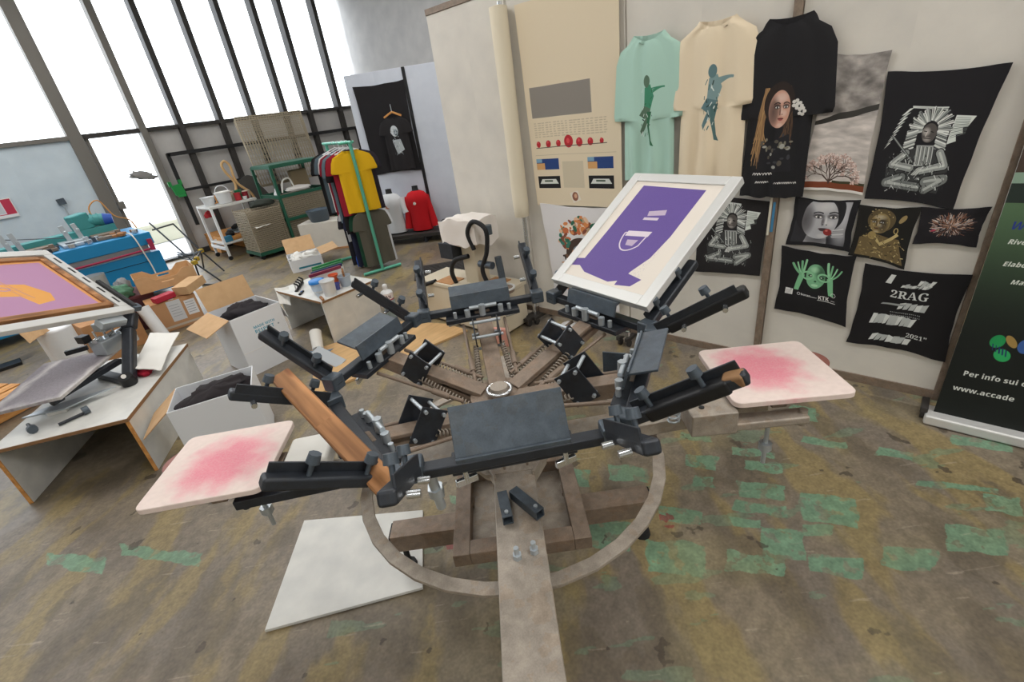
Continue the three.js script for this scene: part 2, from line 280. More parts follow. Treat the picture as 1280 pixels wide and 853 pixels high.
// the open doorway, its frame, pale yard and low wall outside
{
  const d = new THREE.Group(); d.name = 'door_1'; d.userData.kind = 'structure'; scene.add(d);
  obj('transom', bx(0.86, 0.07, 0.16, 1.93, SILL, ZB), M.frameGrey, d);
  obj('jamb', bx(0.05, SILL, 0.14, 1.58, SILL / 2, ZB), M.frameGrey, d);
  obj('threshold', bx(0.8, 0.04, 0.18, 1.93, 0.02, ZB), M.frameDark, d);
  obj('lock_case', bx(0.09, 0.12, 0.07, 1.6, 1.05, ZB + 0.13), M.frameGrey, d);
}
const yardMat = std(0xffffff, 0.9, 0, { map: grainTex(256, [214, 214, 216], 26, 20, 1, 66) });
struct('floor', bx(14, 0.1, 9, 2, -0.12, -14.8, 0, 0, 0, 0), yardMat);
tag(obj('yard_wall', [bx(9, 0.36, 0.25, 2.5, 0.12, -13.1), bx(9, 0.06, 0.32, 2.5, 0.33, -13.1)], std(0xb8b5a0, 0.9)), 'low pale stone wall in the bright yard outside the doorway', 'wall');
tag(obj('hanging_rag', move(heap(0.34, 0.16, 0.12, 3, 10, 0.5), 2.06, 1.38, ZB + 0.06, 0, 0, -0.25), cloth(0x8a8886)), 'grey rag snagged high on the post of the bright doorway', 'rag');
// added fill lamps under the ceiling (above the picture)
const addedGlow = std(0xffffff, 0.4, 0, { emissive: 0xfffdfa, emissiveIntensity: 3 });
for (const [x, z, len] of ADDED_LAMPS) {
  const t = thing('added_ceiling_lamp', 'added unseen white lamp hung under the hall ceiling', 'lamp', [x, LAMP_Y, z], 0, 'added lamps under the ceiling');
  obj('housing', [bx(0.5, 0.06, len + 0.06, 0, 0.05, 0)], M.wallWhite, t);
  obj('diffuser', bx(0.44, 0.03, len, 0, 0.005, 0), addedGlow, t);
  obj('hanger_rod', [rod([0, 0.08, -len / 3], [0, CEIL - LAMP_Y, -len / 3], 0.01), rod([0, 0.08, len / 3], [0, CEIL - LAMP_Y, len / 3], 0.01)], M.zinc, t);
  const l = new THREE.RectAreaLight(0xfffdfa, LAMP_POWER, 0.44, len); l.position.set(0, -0.02, 0); l.rotation.x = -Math.PI / 2; l.name = 'added_fill_light'; t.add(l);
}

// ---------------------------------------------------------------- display panels with printed fabrics
const PX = 2.83;
[[-3.22, -2.44, 'cream display panel behind the cloth covered dosing machine'], [-2.42, -1.56, 'cream display panel behind the long poster and flower crown print'], [-1.55, -0.7, 'cream display panel behind the pastel shirts'], [-0.66, 0.178, 'cream display panel hung with eight dark prints']].forEach(([a, b, label], i) => {
  const t = thing('display_panel', label, 'panel', [PX + 0.02, 0, (a + b) / 2], 0, 'display panels in a row');
  obj('board', bx(0.035, 2.25, b - a, 0, 1.245, 0), M.panel, t);
  obj('bottom_rail', bx(0.05, 0.05, b - a, 0, 0.1, 0), M.brownSteel, t);
  obj('top_rail', bx(0.05, 0.04, b - a, 0, 2.39, 0), M.brownSteel, t);
  for (const s of [-1, 1]) {
    if (i === 3 && s === 1) obj('edge_profile', bx(0.05, 2.3, 0.025, -0.002, 1.22, s * (b - a) / 2), M.brownSteel, t);
    obj('foot', [bx(0.28, 0.03, 0.03, 0, 0.065, s * ((b - a) / 2 - 0.03)), rod([-0.1, 0.025, s * ((b - a) / 2 - 0.04)], [-0.1, 0.025, s * ((b - a) / 2 - 0.02)], 0.025), rod([0.1, 0.025, s * ((b - a) / 2 - 0.04)], [0.1, 0.025, s * ((b - a) / 2 - 0.02)], 0.025)], M.frameDark, t);
  }
});
{ // posts between the panels
  const t = thing('panel_post', 'brown steel post between the pastel shirts panel and the dark prints panel', 'post', [PX, 0, -0.68]);
  obj('profile', bx(0.05, 2.35, 0.035, 0, 1.2, 0), M.brownSteel, t);
  obj('sticker', bx(0.003, 0.16, 0.012, -0.027, 0.98, 0.005, 0, 0, 0, 0), std(0x3f7fa8, 0.6), t);
  obj('sticker', bx(0.003, 0.3, 0.012, -0.027, 1.03, -0.012, 0, 0, 0, 0), std(0xcfc9b8, 0.6), t);
  const p = thing('chrome_post', 'chrome tube post on a castor beside the flower crown print', 'post', [PX - 0.05, 0, -2.43]);
  obj('tube', rod([0, 0.07, 0], [0, 2.3, 0], 0.016, 0.016, 14), M.chrome, p);
  obj('foot', [bx(0.2, 0.03, 0.05, -0.03, 0.065, 0), rod([-0.09, 0.028, -0.015], [-0.09, 0.028, 0.015], 0.028)], M.frameDark, p);
  obj('knob', move(lathe([[0, -0.02], [0.02, -0.015], [0.022, 0.01], [0, 0.02]], 12), -0.02, 0.32, 0.04, Math.PI / 2), M.black, p);
  tag(obj('fabric_roll', (() => { const g = lathe([[0.02, 0], [0.055, 0.0], [0.06, 0.1], [0.058, 0.6], [0.06, 1.35], [0.02, 1.36]], 20); return g.translate(PX - 0.07, 0.92, -2.43); })(), cloth(0xe6dcc6)), 'cream fabric rolled round the chrome post beside the long poster', 'fabric roll');
}
const paint = (c, pts, x) => { x.fillStyle = c; x.beginPath(); pts.forEach(([a, b], i) => (i ? x.lineTo(a, b) : x.moveTo(a, b))); x.closePath(); x.fill(); };
const oval = (c, x, cx, cy, rx, ry, rot = 0) => { x.fillStyle = c; x.beginPath(); x.ellipse(cx, cy, rx, ry, rot, 0, Math.PI * 2); x.fill(); };
function lines(x, n, f, lw, cs) { x.lineCap = 'round'; for (let i = 0; i < n; i++) { x.strokeStyle = cs[i % cs.length]; x.lineWidth = lw * rr(0.5, 1.4); const p = f(i / n, i); x.beginPath(); x.moveTo(...p[0]); p.length > 2 ? x.quadraticCurveTo(...p[1], ...p[2]) : x.lineTo(...p[1]); x.stroke(); } }
const soft = (x, cx, cy, rx, ry, c, al = 1, rot = 0) => { x.save(); x.translate(cx, cy); x.rotate(rot); x.scale(rx, ry); const g = x.createRadialGradient(0, 0, 0, 0, 0, 1); g.addColorStop(0, `rgba(${c},${al})`); g.addColorStop(0.55, `rgba(${c},${al * 0.7})`); g.addColorStop(1, `rgba(${c},0)`); x.fillStyle = g; x.fillRect(-1, -1, 2, 2); x.restore(); };
function portrait(x, cx, cy, s, { skin = '#d8d2cc', dark = '#2a2728', lip = '#8c5a5a', hair = '#1a1718', turn = 0.2, neck = true }) {      // printed face: halftone-like soft tones
  if (hair) oval(hair, x, cx - turn * s * 0.3, cy - s * 0.3, s * 0.92, s * 1.02);
  if (neck) { paint(skin, [[cx - s * 0.3, cy + s * 0.5], [cx + s * 0.3, cy + s * 0.5], [cx + s * 0.4, cy + s * 1.4], [cx - s * 0.5, cy + s * 1.4]], x); soft(x, cx, cy + s * 0.95, s * 0.6, s * 0.3, '20,18,20', 0.55); }
  oval(skin, x, cx, cy, s * 0.66, s * 0.92);
  const e = turn * s;
  soft(x, cx - e * 2.2 - s * 0.1, cy + s * 0.1, s * 0.42, s * 0.9, '30,26,28', 0.6); soft(x, cx + e * 0.5, cy - s * 0.55, s * 0.5, s * 0.3, '255,252,248', 0.4); soft(x, cx + e + s * 0.18, cy + s * 0.2, s * 0.22, s * 0.2, '255,250,246', 0.35); soft(x, cx + e, cy + s * 0.78, s * 0.25, s * 0.14, '255,250,246', 0.3);
  for (const k of [-1, 1]) {
    soft(x, cx + e + k * s * 0.27, cy - s * 0.14, s * 0.26, s * 0.15, '24,20,22', 0.8); oval('#eceae6', x, cx + e + k * s * 0.27, cy - s * 0.1, s * 0.12, s * 0.05); oval('#141214', x, cx + e + k * s * 0.27, cy - s * 0.1, s * 0.055, s * 0.055); oval('#f4f2ee', x, cx + e + k * s * 0.25, cy - s * 0.12, s * 0.014, s * 0.014);
    lines(x, 4, (t) => [[cx + e + k * s * 0.12, cy - s * (0.27 + t * 0.03)], [cx + e + k * s * 0.3, cy - s * (0.38 + t * 0.02)], [cx + e + k * s * 0.47, cy - s * 0.25]], s * 0.035, [dark]);
  }
  soft(x, cx + e - s * 0.08, cy + s * 0.1, s * 0.07, s * 0.26, '40,32,34', 0.55); soft(x, cx + e + s * 0.03, cy + s * 0.05, s * 0.05, s * 0.26, '255,252,248', 0.5); oval(dark, x, cx + e - s * 0.06, cy + s * 0.25, s * 0.035, s * 0.02); oval(dark, x, cx + e + s * 0.07, cy + s * 0.25, s * 0.035, s * 0.02);
  oval(lip, x, cx + e, cy + s * 0.45, s * 0.19, s * 0.045); oval(lip, x, cx + e, cy + s * 0.5, s * 0.15, s * 0.06); lines(x, 1, () => [[cx + e - s * 0.18, cy + s * 0.465], [cx + e + s * 0.18, cy + s * 0.465]], s * 0.02, ['#2a1618']);
}
function chiefPrint(x, w, h, bg) {                      // seated figure with a feather headdress in grey tones
  x.fillStyle = bg; x.fillRect(0, 0, w, h); const cx = w * 0.5, G = ['#e6e8e4', '#b9bdba', '#858a88', '#d2d6d0', '#5c605f'];
  for (let i = 0; i < 9; i++) paint(i % 2 ? '#b9c0bb' : '#e0e5e0', [[w * (0.27 - i * 0.018), h * (0.08 + i * 0.042)], [w * (0.31 - i * 0.02), h * (0.07 + i * 0.042)], [w * (0.23 - i * 0.018), h * (0.14 + i * 0.042)], [w * (0.2 - i * 0.015), h * (0.15 + i * 0.042)]], x);
  paint('#dfe5df', [[w * 0.72, h * 0.14], [w * 0.9, h * 0.15], [w * 0.86, h * 0.24], [w * 0.82, h * 0.25], [w * 0.84, h * 0.3], [w * 0.78, h * 0.31], [w * 0.8, h * 0.37], [w * 0.72, h * 0.4]], x); lines(x, 12, (t) => [[w * 0.73, h * (0.16 + t * 0.2)], [w * 0.86, h * (0.17 + t * 0.14)]], 3, ['#6a716c']);
  lines(x, 2, (t) => [[w * 0.3, h * (0.06 + t * 0.02)], [w * 0.62, h * (0.07 + t * 0.03)]], 7, ['#cfd4cf']);
  for (let i = 0; i < 34; i++) { const a = Math.PI * (0.93 + 1.14 * i / 33), r0 = 0.085, r1 = 0.2 + 0.02 * Math.sin(i * 2.1), c = [cx + w * 0.02, h * 0.27]; lines(x, 1, () => [[c[0] + Math.cos(a) * w * r0, c[1] + Math.sin(a) * h * r0 * 1.1], [c[0] + Math.cos(a) * w * r1, c[1] + Math.sin(a) * h * r1 * 0.95]], w * 0.021, [G[i % 4]]); lines(x, 1, () => [[c[0] + Math.cos(a + 0.04) * w * r0, c[1] + Math.sin(a + 0.04) * h * r0 * 1.1], [c[0] + Math.cos(a + 0.03) * w * r1, c[1] + Math.sin(a + 0.03) * h * r1 * 0.95]], w * 0.005, ['#1c1c1e']); }
  for (const k of [-1, 1]) lines(x, 16, (t) => [[cx + k * w * (0.1 + 0.02 * t), h * (0.28 + 0.26 * t)], [cx + k * w * (0.2 + 0.03 * t), h * (0.31 + 0.28 * t)]], w * 0.015, G);
  paint('#3a3b3c', [[w * 0.3, h * 0.48], [cx, h * 0.42], [w * 0.7, h * 0.46], [w * 0.82, h * 0.6], [w * 0.78, h * 0.86], [w * 0.2, h * 0.86], [w * 0.16, h * 0.62]], x);
  oval('#57524f', x, cx + w * 0.02, h * 0.3, w * 0.075, h * 0.09); soft(x, cx - w * 0.01, h * 0.29, w * 0.05, h * 0.05, '220,214,206', 0.8); soft(x, cx + w * 0.01, h * 0.36, w * 0.05, h * 0.03, '200,192,184', 0.7); lines(x, 2, (t) => [[cx - w * 0.035 + t * w * 0.14, h * 0.285], [cx + w * 0.0 + t * w * 0.12, h * 0.29]], 6, ['#141312']); lines(x, 1, () => [[cx - w * 0.02, h * 0.352], [cx + w * 0.045, h * 0.352]], 4, ['#141312']); lines(x, 1, () => [[cx, h * 0.29], [cx - w * 0.01, h * 0.33]], 5, ['#d8d0c8']);
  paint('#9ea29f', [[w * 0.42, h * 0.42], [w * 0.6, h * 0.41], [w * 0.62, h * 0.6], [w * 0.44, h * 0.62]], x); lines(x, 14, (t) => [[w * (0.42 + 0.19 * t), h * 0.43], [w * (0.44 + 0.19 * t), h * 0.6]], 4, ['#1f2021', '#d8dcd8', '#585c5a']);
  const limb = (pts, wd, c) => { x.lineJoin = 'round'; x.lineCap = 'round'; x.strokeStyle = '#1a1b1c'; x.lineWidth = wd * 1.25; x.beginPath(); pts.forEach((p, i) => (i ? x.lineTo(w * p[0], h * p[1]) : x.moveTo(w * p[0], h * p[1]))); x.stroke(); x.strokeStyle = c; x.lineWidth = wd; x.stroke(); x.strokeStyle = 'rgba(235,238,234,0.55)'; x.lineWidth = wd * 0.3; x.stroke(); };
  limb([[0.33, 0.5], [0.22, 0.62], [0.42, 0.64]], w * 0.075, '#8d918e'); limb([[0.68, 0.48], [0.76, 0.6], [0.52, 0.66]], w * 0.075, '#9b9f9c');
  limb([[0.36, 0.74], [0.2, 0.8], [0.56, 0.82]], w * 0.09, '#6f7371'); limb([[0.62, 0.76], [0.8, 0.72], [0.64, 0.84]], w * 0.09, '#7d817e'); limb([[0.15, 0.34], [0.42, 0.58]], w * 0.02, '#5c605f');
  lines(x, 5, (t) => [[w * (0.5 + t * 0.05), h * 0.64], [w * (0.46 + t * 0.06), h * 0.7]], 9, ['#c9ccc8', '#a4a7a4']);
  lines(x, 150, () => { const a = w * rr(0.16, 0.82), b = h * rr(0.5, 0.88); return [[a, b], [a + w * rr(-0.03, 0.03), b + h * rr(0.01, 0.035)]]; }, w * 0.006, ['#17181a', '#e8ebe7', '#2c2d2d', '#9ca09d']);
}
// long cream poster
{
  const t = canvasTex(512, 900, (x, w, h) => {
    x.fillStyle = '#e2d3b8'; x.fillRect(0, 0, w, h);
    x.fillStyle = '#8d8780'; x.fillRect(w * 0.06, h * 0.38, w * 0.66, h * 0.15);
    x.fillStyle = '#c2b49b'; for (let i = 0; i < 7; i++) for (let a = 0.07; a < 0.86; a += 0.045) x.fillRect(w * a, h * (0.555 + i * 0.0115), w * rr(0.02, 0.04), 4);
    for (let i = 0; i < 7; i++) { const s = [12, 14, 13, 24, 17, 14, 10][i]; oval('#b8242f', x, w * (0.1 + i * 0.118), h * 0.665 - (s > 20 ? 6 : 0), s * 1.05, s * 1.2); oval('#d94f52', x, w * (0.1 + i * 0.118) - 3, h * 0.66 - 4, s * 0.4, s * 0.5); }
    lines(x, 1, () => [[w * 0.07, h * 0.684], [w * 0.86, h * 0.676]], 2.5, ['#4a4238']); lines(x, 1, () => [[w * 0.05, h * 0.722], [w * 0.95, h * 0.722]], 2, ['#b5a78c']);
    for (const k of [0, 1]) {
      const X = w * (0.05 + k * 0.6); x.fillStyle = '#24427e'; x.fillRect(X, h * 0.742, w * 0.27, h * 0.058); x.fillStyle = '#d6a36a'; x.fillRect(X, h * 0.765, w * 0.1, h * 0.035); x.fillStyle = '#7fa7c2'; x.fillRect(X, h * 0.742, w * 0.07, h * 0.02);
      x.fillStyle = '#17171a'; x.fillRect(X, h * 0.836, w * 0.27, h * 0.066); paint('#d8dbd6', [[X + w * 0.05, h * 0.852], [X + w * 0.22, h * 0.852], [X + w * 0.25, h * 0.878], [X + w * 0.02, h * 0.878]], x); x.fillStyle = '#4b5a4b'; x.fillRect(X + w * 0.08, h * 0.858, w * 0.1, 8);
    }
    x.fillStyle = '#cfc3aa'; x.fillRect(w * 0.36, h * 0.76, w * 0.24, h * 0.14);
    paint('#e8dfd0', [[w * 0.42, h * 0.93], [w * 0.52, h * 0.915], [w * 0.55, h * 0.965], [w * 0.46, h * 0.985]], x); oval('#8a5a46', x, w * 0.485, h * 0.948, 18, 22); oval('#d3a487', x, w * 0.49, h * 0.945, 9, 11);
  });
  tag(obj('poster', sheet([PX - 0.02, 2.26, -2.33], [PX - 0.02, 2.26, -1.58], [PX - 0.02, 1.0, -1.58], [PX - 0.02, 1.0, -2.3], { wave: 0.004, sag: 0.003 }), printed(t)), 'long cream poster with a row of red beads and four small pictures', 'poster');
  const f = canvasTex(512, 640, (x, w, h) => {
    x.fillStyle = '#e4e2e4'; x.fillRect(0, 0, w, h);
    portrait(x, w * 0.5, h * 0.55, w * 0.24, { skin: '#c79a7c', dark: '#3a2a24', lip: '#a3584e', hair: '#4a3a33', turn: 0 });
    x.fillStyle = '#e4e2e4'; x.fillRect(0, h * 0.92, w, h);
    for (let i = 0; i < 130; i++) { const a = Math.PI * rr(1.02, 1.98), R = rr(0.2, 0.34); oval(['#d98a52', '#2f6b56', '#e7c0a0', '#f0e2d2', '#3c7d6c', '#c96f45', '#8a4f3d', '#b9a080'][i % 8], x, w * 0.52 + Math.cos(a) * w * R, h * 0.42 + Math.sin(a) * h * R * 0.95, rr(10, 26), rr(8, 20), rr(0, 3)); }
    for (let i = 0; i < 60; i++) oval(['#7a5a48', '#c28a64', '#3d3634', '#d8b090'][i % 4], x, w * rr(0.22, 0.4), h * rr(0.5, 0.95), rr(6, 18), rr(6, 18));
  });
  tag(obj('printed_fabric', sheet([PX - 0.025, 1.015, -2.27], [PX - 0.025, 1.0, -1.6], [PX - 0.025, 0.24, -1.62], [PX - 0.025, 0.25, -2.2], { wave: 0.012, sag: 0.012, s: 4 }), printed(f)), 'white fabric print of a woman under a crown of flowers', 'printed fabric');
}
// shirts hung on the panels; local +z of a garment faces the hall
function wallShirt(label, z, y, w, h, tex, opt) {
  const o = obj('hung_shirt', garment(w, h, opt), printed(tex)); o.position.set(PX - 0.035, y, z); o.rotation.y = -Math.PI / 2; return tag(o, label, 'shirt', opt.group);
}
const figure = (base, cs) => canvasTex(512, 640, (x, w, h) => {
  x.fillStyle = base; x.fillRect(0, 0, w, h);
  const c = cs;
  paint(c[0], [[w * 0.47, h * 0.34], [w * 0.55, h * 0.32], [w * 0.6, h * 0.4], [w * 0.55, h * 0.5], [w * 0.46, h * 0.48]], x); oval(c[1], x, w * 0.5, h * 0.3, 22, 26);
  paint(c[1], [[w * 0.46, h * 0.46], [w * 0.56, h * 0.48], [w * 0.5, h * 0.58], [w * 0.43, h * 0.66], [w * 0.41, h * 0.63], [w * 0.47, h * 0.55], [w * 0.4, h * 0.52]], x);
  paint(c[2], [[w * 0.5, h * 0.5], [w * 0.57, h * 0.5], [w * 0.54, h * 0.6], [w * 0.57, h * 0.7], [w * 0.6, h * 0.74], [w * 0.55, h * 0.73], [w * 0.5, h * 0.6]], x);
  lines(x, 3, (t) => [[w * 0.56, h * (0.35 + t * 0.05)], [w * 0.66, h * 0.34], [w * 0.72, h * 0.345]], 8, [c[0]]);
  lines(x, 24, () => { const a = w * rr(0.43, 0.58), b = h * rr(0.34, 0.66); return [[a, b], [a + rr(-12, 12), b + rr(4, 18)]]; }, 4, ['#31433f', '#dfe8e4', c[2]]);
});
wallShirt('mint green shirt with a leaping figure print hung on the panel', -1.395, 1.95, 0.31, 0.775, figure('#b0d4c6', ['#3f8a6a', '#58735f', '#2f6b4a']), { sleeve: 0.075, sleeveLen: 0.55, thick: 0.05, fold: 0.014, s: 2 });
wallShirt('cream shirt with a leaping figure print hung on the panel', -1.03, 1.95, 0.34, 0.765, figure('#ead9bd', ['#7f9a9c', '#5f7d82', '#4e6f70']), { sleeve: 0.06, sleeveLen: 0.52, thick: 0.05, fold: 0.014, s: 5 });
wallShirt('black shirt printed with a long haired woman hung on the panel', -0.7, 1.9, 0.29, 0.81, canvasTex(512, 700, (x, w, h) => {
  x.fillStyle = '#141317'; x.fillRect(0, 0, w, h);
  for (let i = 0; i < 90; i++) { const k = i % 2 ? 1 : -1; lines(x, 1, () => [[w * (0.47 + k * rr(0.02, 0.12)), h * 0.36], [w * (0.47 + k * rr(0.12, 0.2)), h * 0.55], [w * (0.46 + k * rr(0.06, 0.2)), h * rr(0.62, 0.82)]], 4, [['#8a6a48', '#5a4230', '#b08a5c', '#33261d'][i % 4]]); }
  portrait(x, w * 0.5, h * 0.48, w * 0.155, { skin: '#cf9f8a', dark: '#2a1c1c', lip: '#9c504c', hair: '#2a1f1a', turn: 0.12, neck: false });
  paint('#1b1a1f', [[w * 0.36, h * 0.68], [w * 0.62, h * 0.62], [w * 0.68, h * 0.84], [w * 0.34, h * 0.84]], x);
  for (let i = 0; i < 26; i++) oval(['#5a544a', '#7c7868', '#3a3a40', '#a4a49c'][i % 4], x, w * rr(0.36, 0.66), h * rr(0.62, 0.83), rr(4, 14), rr(4, 12));
  for (const [a, b] of [[0.68, 0.47], [0.71, 0.5], [0.65, 0.455]]) for (let k = 0; k < 5; k++) oval('#d9d6d0', x, w * a + 12 * Math.cos(k * 1.26), h * b + 12 * Math.sin(k * 1.26), 9, 7);
  for (const [a, b, n, z] of [[0.3, 0.86, 7, 13], [0.34, 0.91, 6, 10], [0.53, 0.915, 10, 10]]) lines(x, n, (t, i) => [[w * a + i * z * 1.1, h * b], [w * a + i * z * 1.1 + z * 0.6, h * b - z * 1.2], [w * a + i * z * 1.1 + z, h * b - z * 0.2]], z * 0.3, ['#e8e6e2']);
}), { sleeve: 0.09, sleeveLen: 0.52, thick: 0.03, fold: 0.006, s: 8, flare: 1.06 });
const P = (y, z) => [PX - 0.008, y, z];
function fabricPrint(label, tl, tr, br, bl, tex, opt = {}) { return tag(obj('printed_fabric', sheet(P(...tl), P(...tr), P(...br), P(...bl), { sag: 0.01, wave: 0.005, ...opt }), printed(tex)), label, 'printed fabric', 'printed fabrics on the display panels'); }
fabricPrint('black fabric print of a headdress figure half hidden by the purple screen', [1.1, -1.09], [1.06, -0.7], [0.635, -0.71], [0.615, -1.085], canvasTex(512, 600, (x, w, h) => chiefPrint(x, w, h, '#1d1a1c')), { s: 1, sag: 0.003 });
fabricPrint('fabric print of a bare tree under a cloudy sky', [1.72, -0.53], [1.7, -0.3], [1.1, -0.3], [1.12, -0.578], canvasTex(400, 800, (x, w, h) => {
  for (let j = 0; j < h; j++) for (let i = 0; i < w; i += 4) { const q = fbm(i / 140, j / 42, 4, 3), c = j < h * 0.42 ? 150 + 110 * fbm(i / 120, j / 70, 4, 8) : 200 + 70 * q; x.fillStyle = `rgb(${c},${c * 0.96},${c * 0.93})`; x.fillRect(i, j, 4, 1); }
  paint('#3a3834', [[0, h * 0.46], [w * 0.4, h * 0.4], [w, h * 0.34], [w, h * 0.38], [w * 0.5, h * 0.44], [0, h * 0.49]], x);
  x.fillStyle = '#7c3f24'; x.fillRect(0, h * 0.93, w, h * 0.05); x.fillStyle = '#3c3a22'; x.fillRect(w * 0.5, h * 0.915, w * 0.5, h * 0.02); x.fillStyle = '#e6e2dc'; x.fillRect(0, h * 0.98, w, h * 0.02);
  const br = (a, b, ang, L, d) => { const e = [a + Math.cos(ang) * L, b + Math.sin(ang) * L]; lines(x, 1, () => [[a, b], e], d * 1.5, ['#4a3a33']); if (d > 0) for (let k = 0; k < 3; k++) br(...e, ang + rr(-0.7, 0.7), L * rr(0.62, 0.85), d - 1); else for (let q = 0; q < 2; q++) oval(['#e4d4cc', '#b79a90', '#d9c0b6'][q + (rnd() > 0.5)], x, e[0] + rr(-9, 9), e[1] + rr(-9, 9), rr(3, 7), rr(3, 6)); };
  br(w * 0.45, h * 0.94, -1.57, 46, 5); br(w * 0.45, h * 0.93, -0.75, 62, 4); br(w * 0.45, h * 0.93, -2.4, 62, 4); br(w * 0.45, h * 0.93, -1.1, 58, 4); br(w * 0.45, h * 0.93, -2.0, 58, 4);
}), { s: 2 });
fabricPrint('large black fabric print of a seated figure with a feather headdress', [1.62, -0.3], [1.6, 0.085], [1.04, 0.037], [1.083, -0.29], canvasTex(640, 800, (x, w, h) => { x.fillStyle = '#161419'; x.fillRect(0, 0, w, h); x.save(); x.translate(0, h * 0.2); chiefPrint(x, w, h * 0.82, '#161419'); x.restore(); }), { s: 3, sag: 0.012 });
fabricPrint('fabric print of a pale face biting a red cherry', [1.087, -0.585], [1.077, -0.301], [0.816, -0.306], [0.832, -0.6], canvasTex(512, 480, (x, w, h) => {
  x.fillStyle = '#131217'; x.fillRect(0, 0, w, h); x.save(); x.beginPath(); x.rect(w * 0.06, h * 0.04, w * 0.84, h * 0.88); x.clip(); x.fillStyle = '#2c2c31'; x.fillRect(0, 0, w, h); soft(x, w * 0.82, h * 0.3, w * 0.24, h * 0.8, '214,214,218', 0.9);
  portrait(x, w * 0.46, h * 0.4, w * 0.44, { skin: '#b2b2b6', dark: '#26262a', lip: '#4a3e42', hair: '#1e1d21', turn: 0.2 });
  oval('#8f2c2a', x, w * 0.62, h * 0.67, 34, 34); soft(x, w * 0.6, h * 0.64, 16, 14, '240,150,140', 0.8); lines(x, 4, (t) => [[w * 0.7, h * (0.62 + t * 0.18)], [w * 0.86, h * (0.56 + t * 0.2)]], 17, ['#c9c9cb', '#a9a9ad']); x.restore();
}), { s: 4 });
fabricPrint('dark fabric print of a rust coloured thinking man', [1.055, -0.306], [1.05, -0.07], [0.75, -0.075], [0.8, -0.31], canvasTex(440, 560, (x, w, h) => {
  x.fillStyle = '#15130f'; x.fillRect(0, 0, w, h); const C = ['#b09a62', '#8a764a', '#6b5a3a', '#d0bd86', '#3a3222'];
  portrait(x, w * 0.42, h * 0.3, w * 0.26, { skin: '#8f7b50', dark: '#211a10', lip: '#5a3f2c', hair: '#5e5034', turn: -0.15, neck: false }); for (let i = 0; i < 50; i++) oval(C[i % 5], x, w * rr(0.18, 0.62), h * rr(0.04, 0.5), rr(2, 8), rr(2, 8));
  paint('#6f5e3d', [[w * 0.1, h * 0.6], [w * 0.3, h * 0.5], [w * 0.8, h * 0.55], [w * 0.95, h * 0.95], [w * 0.1, h * 0.95]], x); paint('#c2ae78', [[w * 0.42, h * 0.58], [w * 0.48, h * 0.66], [w * 0.74, h * 0.44], [w * 0.78, h * 0.48], [w * 0.5, h * 0.72], [w * 0.4, h * 0.64]], x);
  oval('#9a8554', x, w * 0.32, h * 0.54, 34, 44); lines(x, 120, () => { const a = w * rr(0.12, 0.9), b = h * rr(0.52, 0.95); return [[a, b], [a + rr(-18, 18), b + rr(-8, 20)]]; }, 6, C);
  x.lineWidth = 8; x.strokeStyle = '#b8a26a'; x.beginPath(); x.ellipse(w * 0.72, h * 0.4, 14, 26, 0, 0, 7); x.stroke(); oval('#9c875a', x, w * 0.78, h * 0.2, 20, 40, 0.4);
}), { s: 5 });
fabricPrint('dark fabric print of a tangled brown mane', [1.05, -0.074], [1.058, 0.158], [0.88, 0.15], [0.878, -0.07], canvasTex(480, 360, (x, w, h) => {
  x.fillStyle = '#17141a'; x.fillRect(0, 0, w, h); lines(x, 420, () => { const a = rr(0, 6.28), R = rr(0, 0.3); const px = w * 0.52 + Math.cos(a) * w * R, py = h * 0.48 + Math.sin(a) * h * R; return [[px, py], [px + Math.cos(a) * rr(10, 50), py + Math.sin(a) * rr(10, 40) - 8]]; }, 4, ['#8a5a44', '#b08468', '#5c3a2c', '#cdb6a8', '#6a5a5c', '#e4d8d0']); oval('#b33f58', x, w * 0.25, h * 0.62, 22, 10, -0.3);
}), { s: 6 });
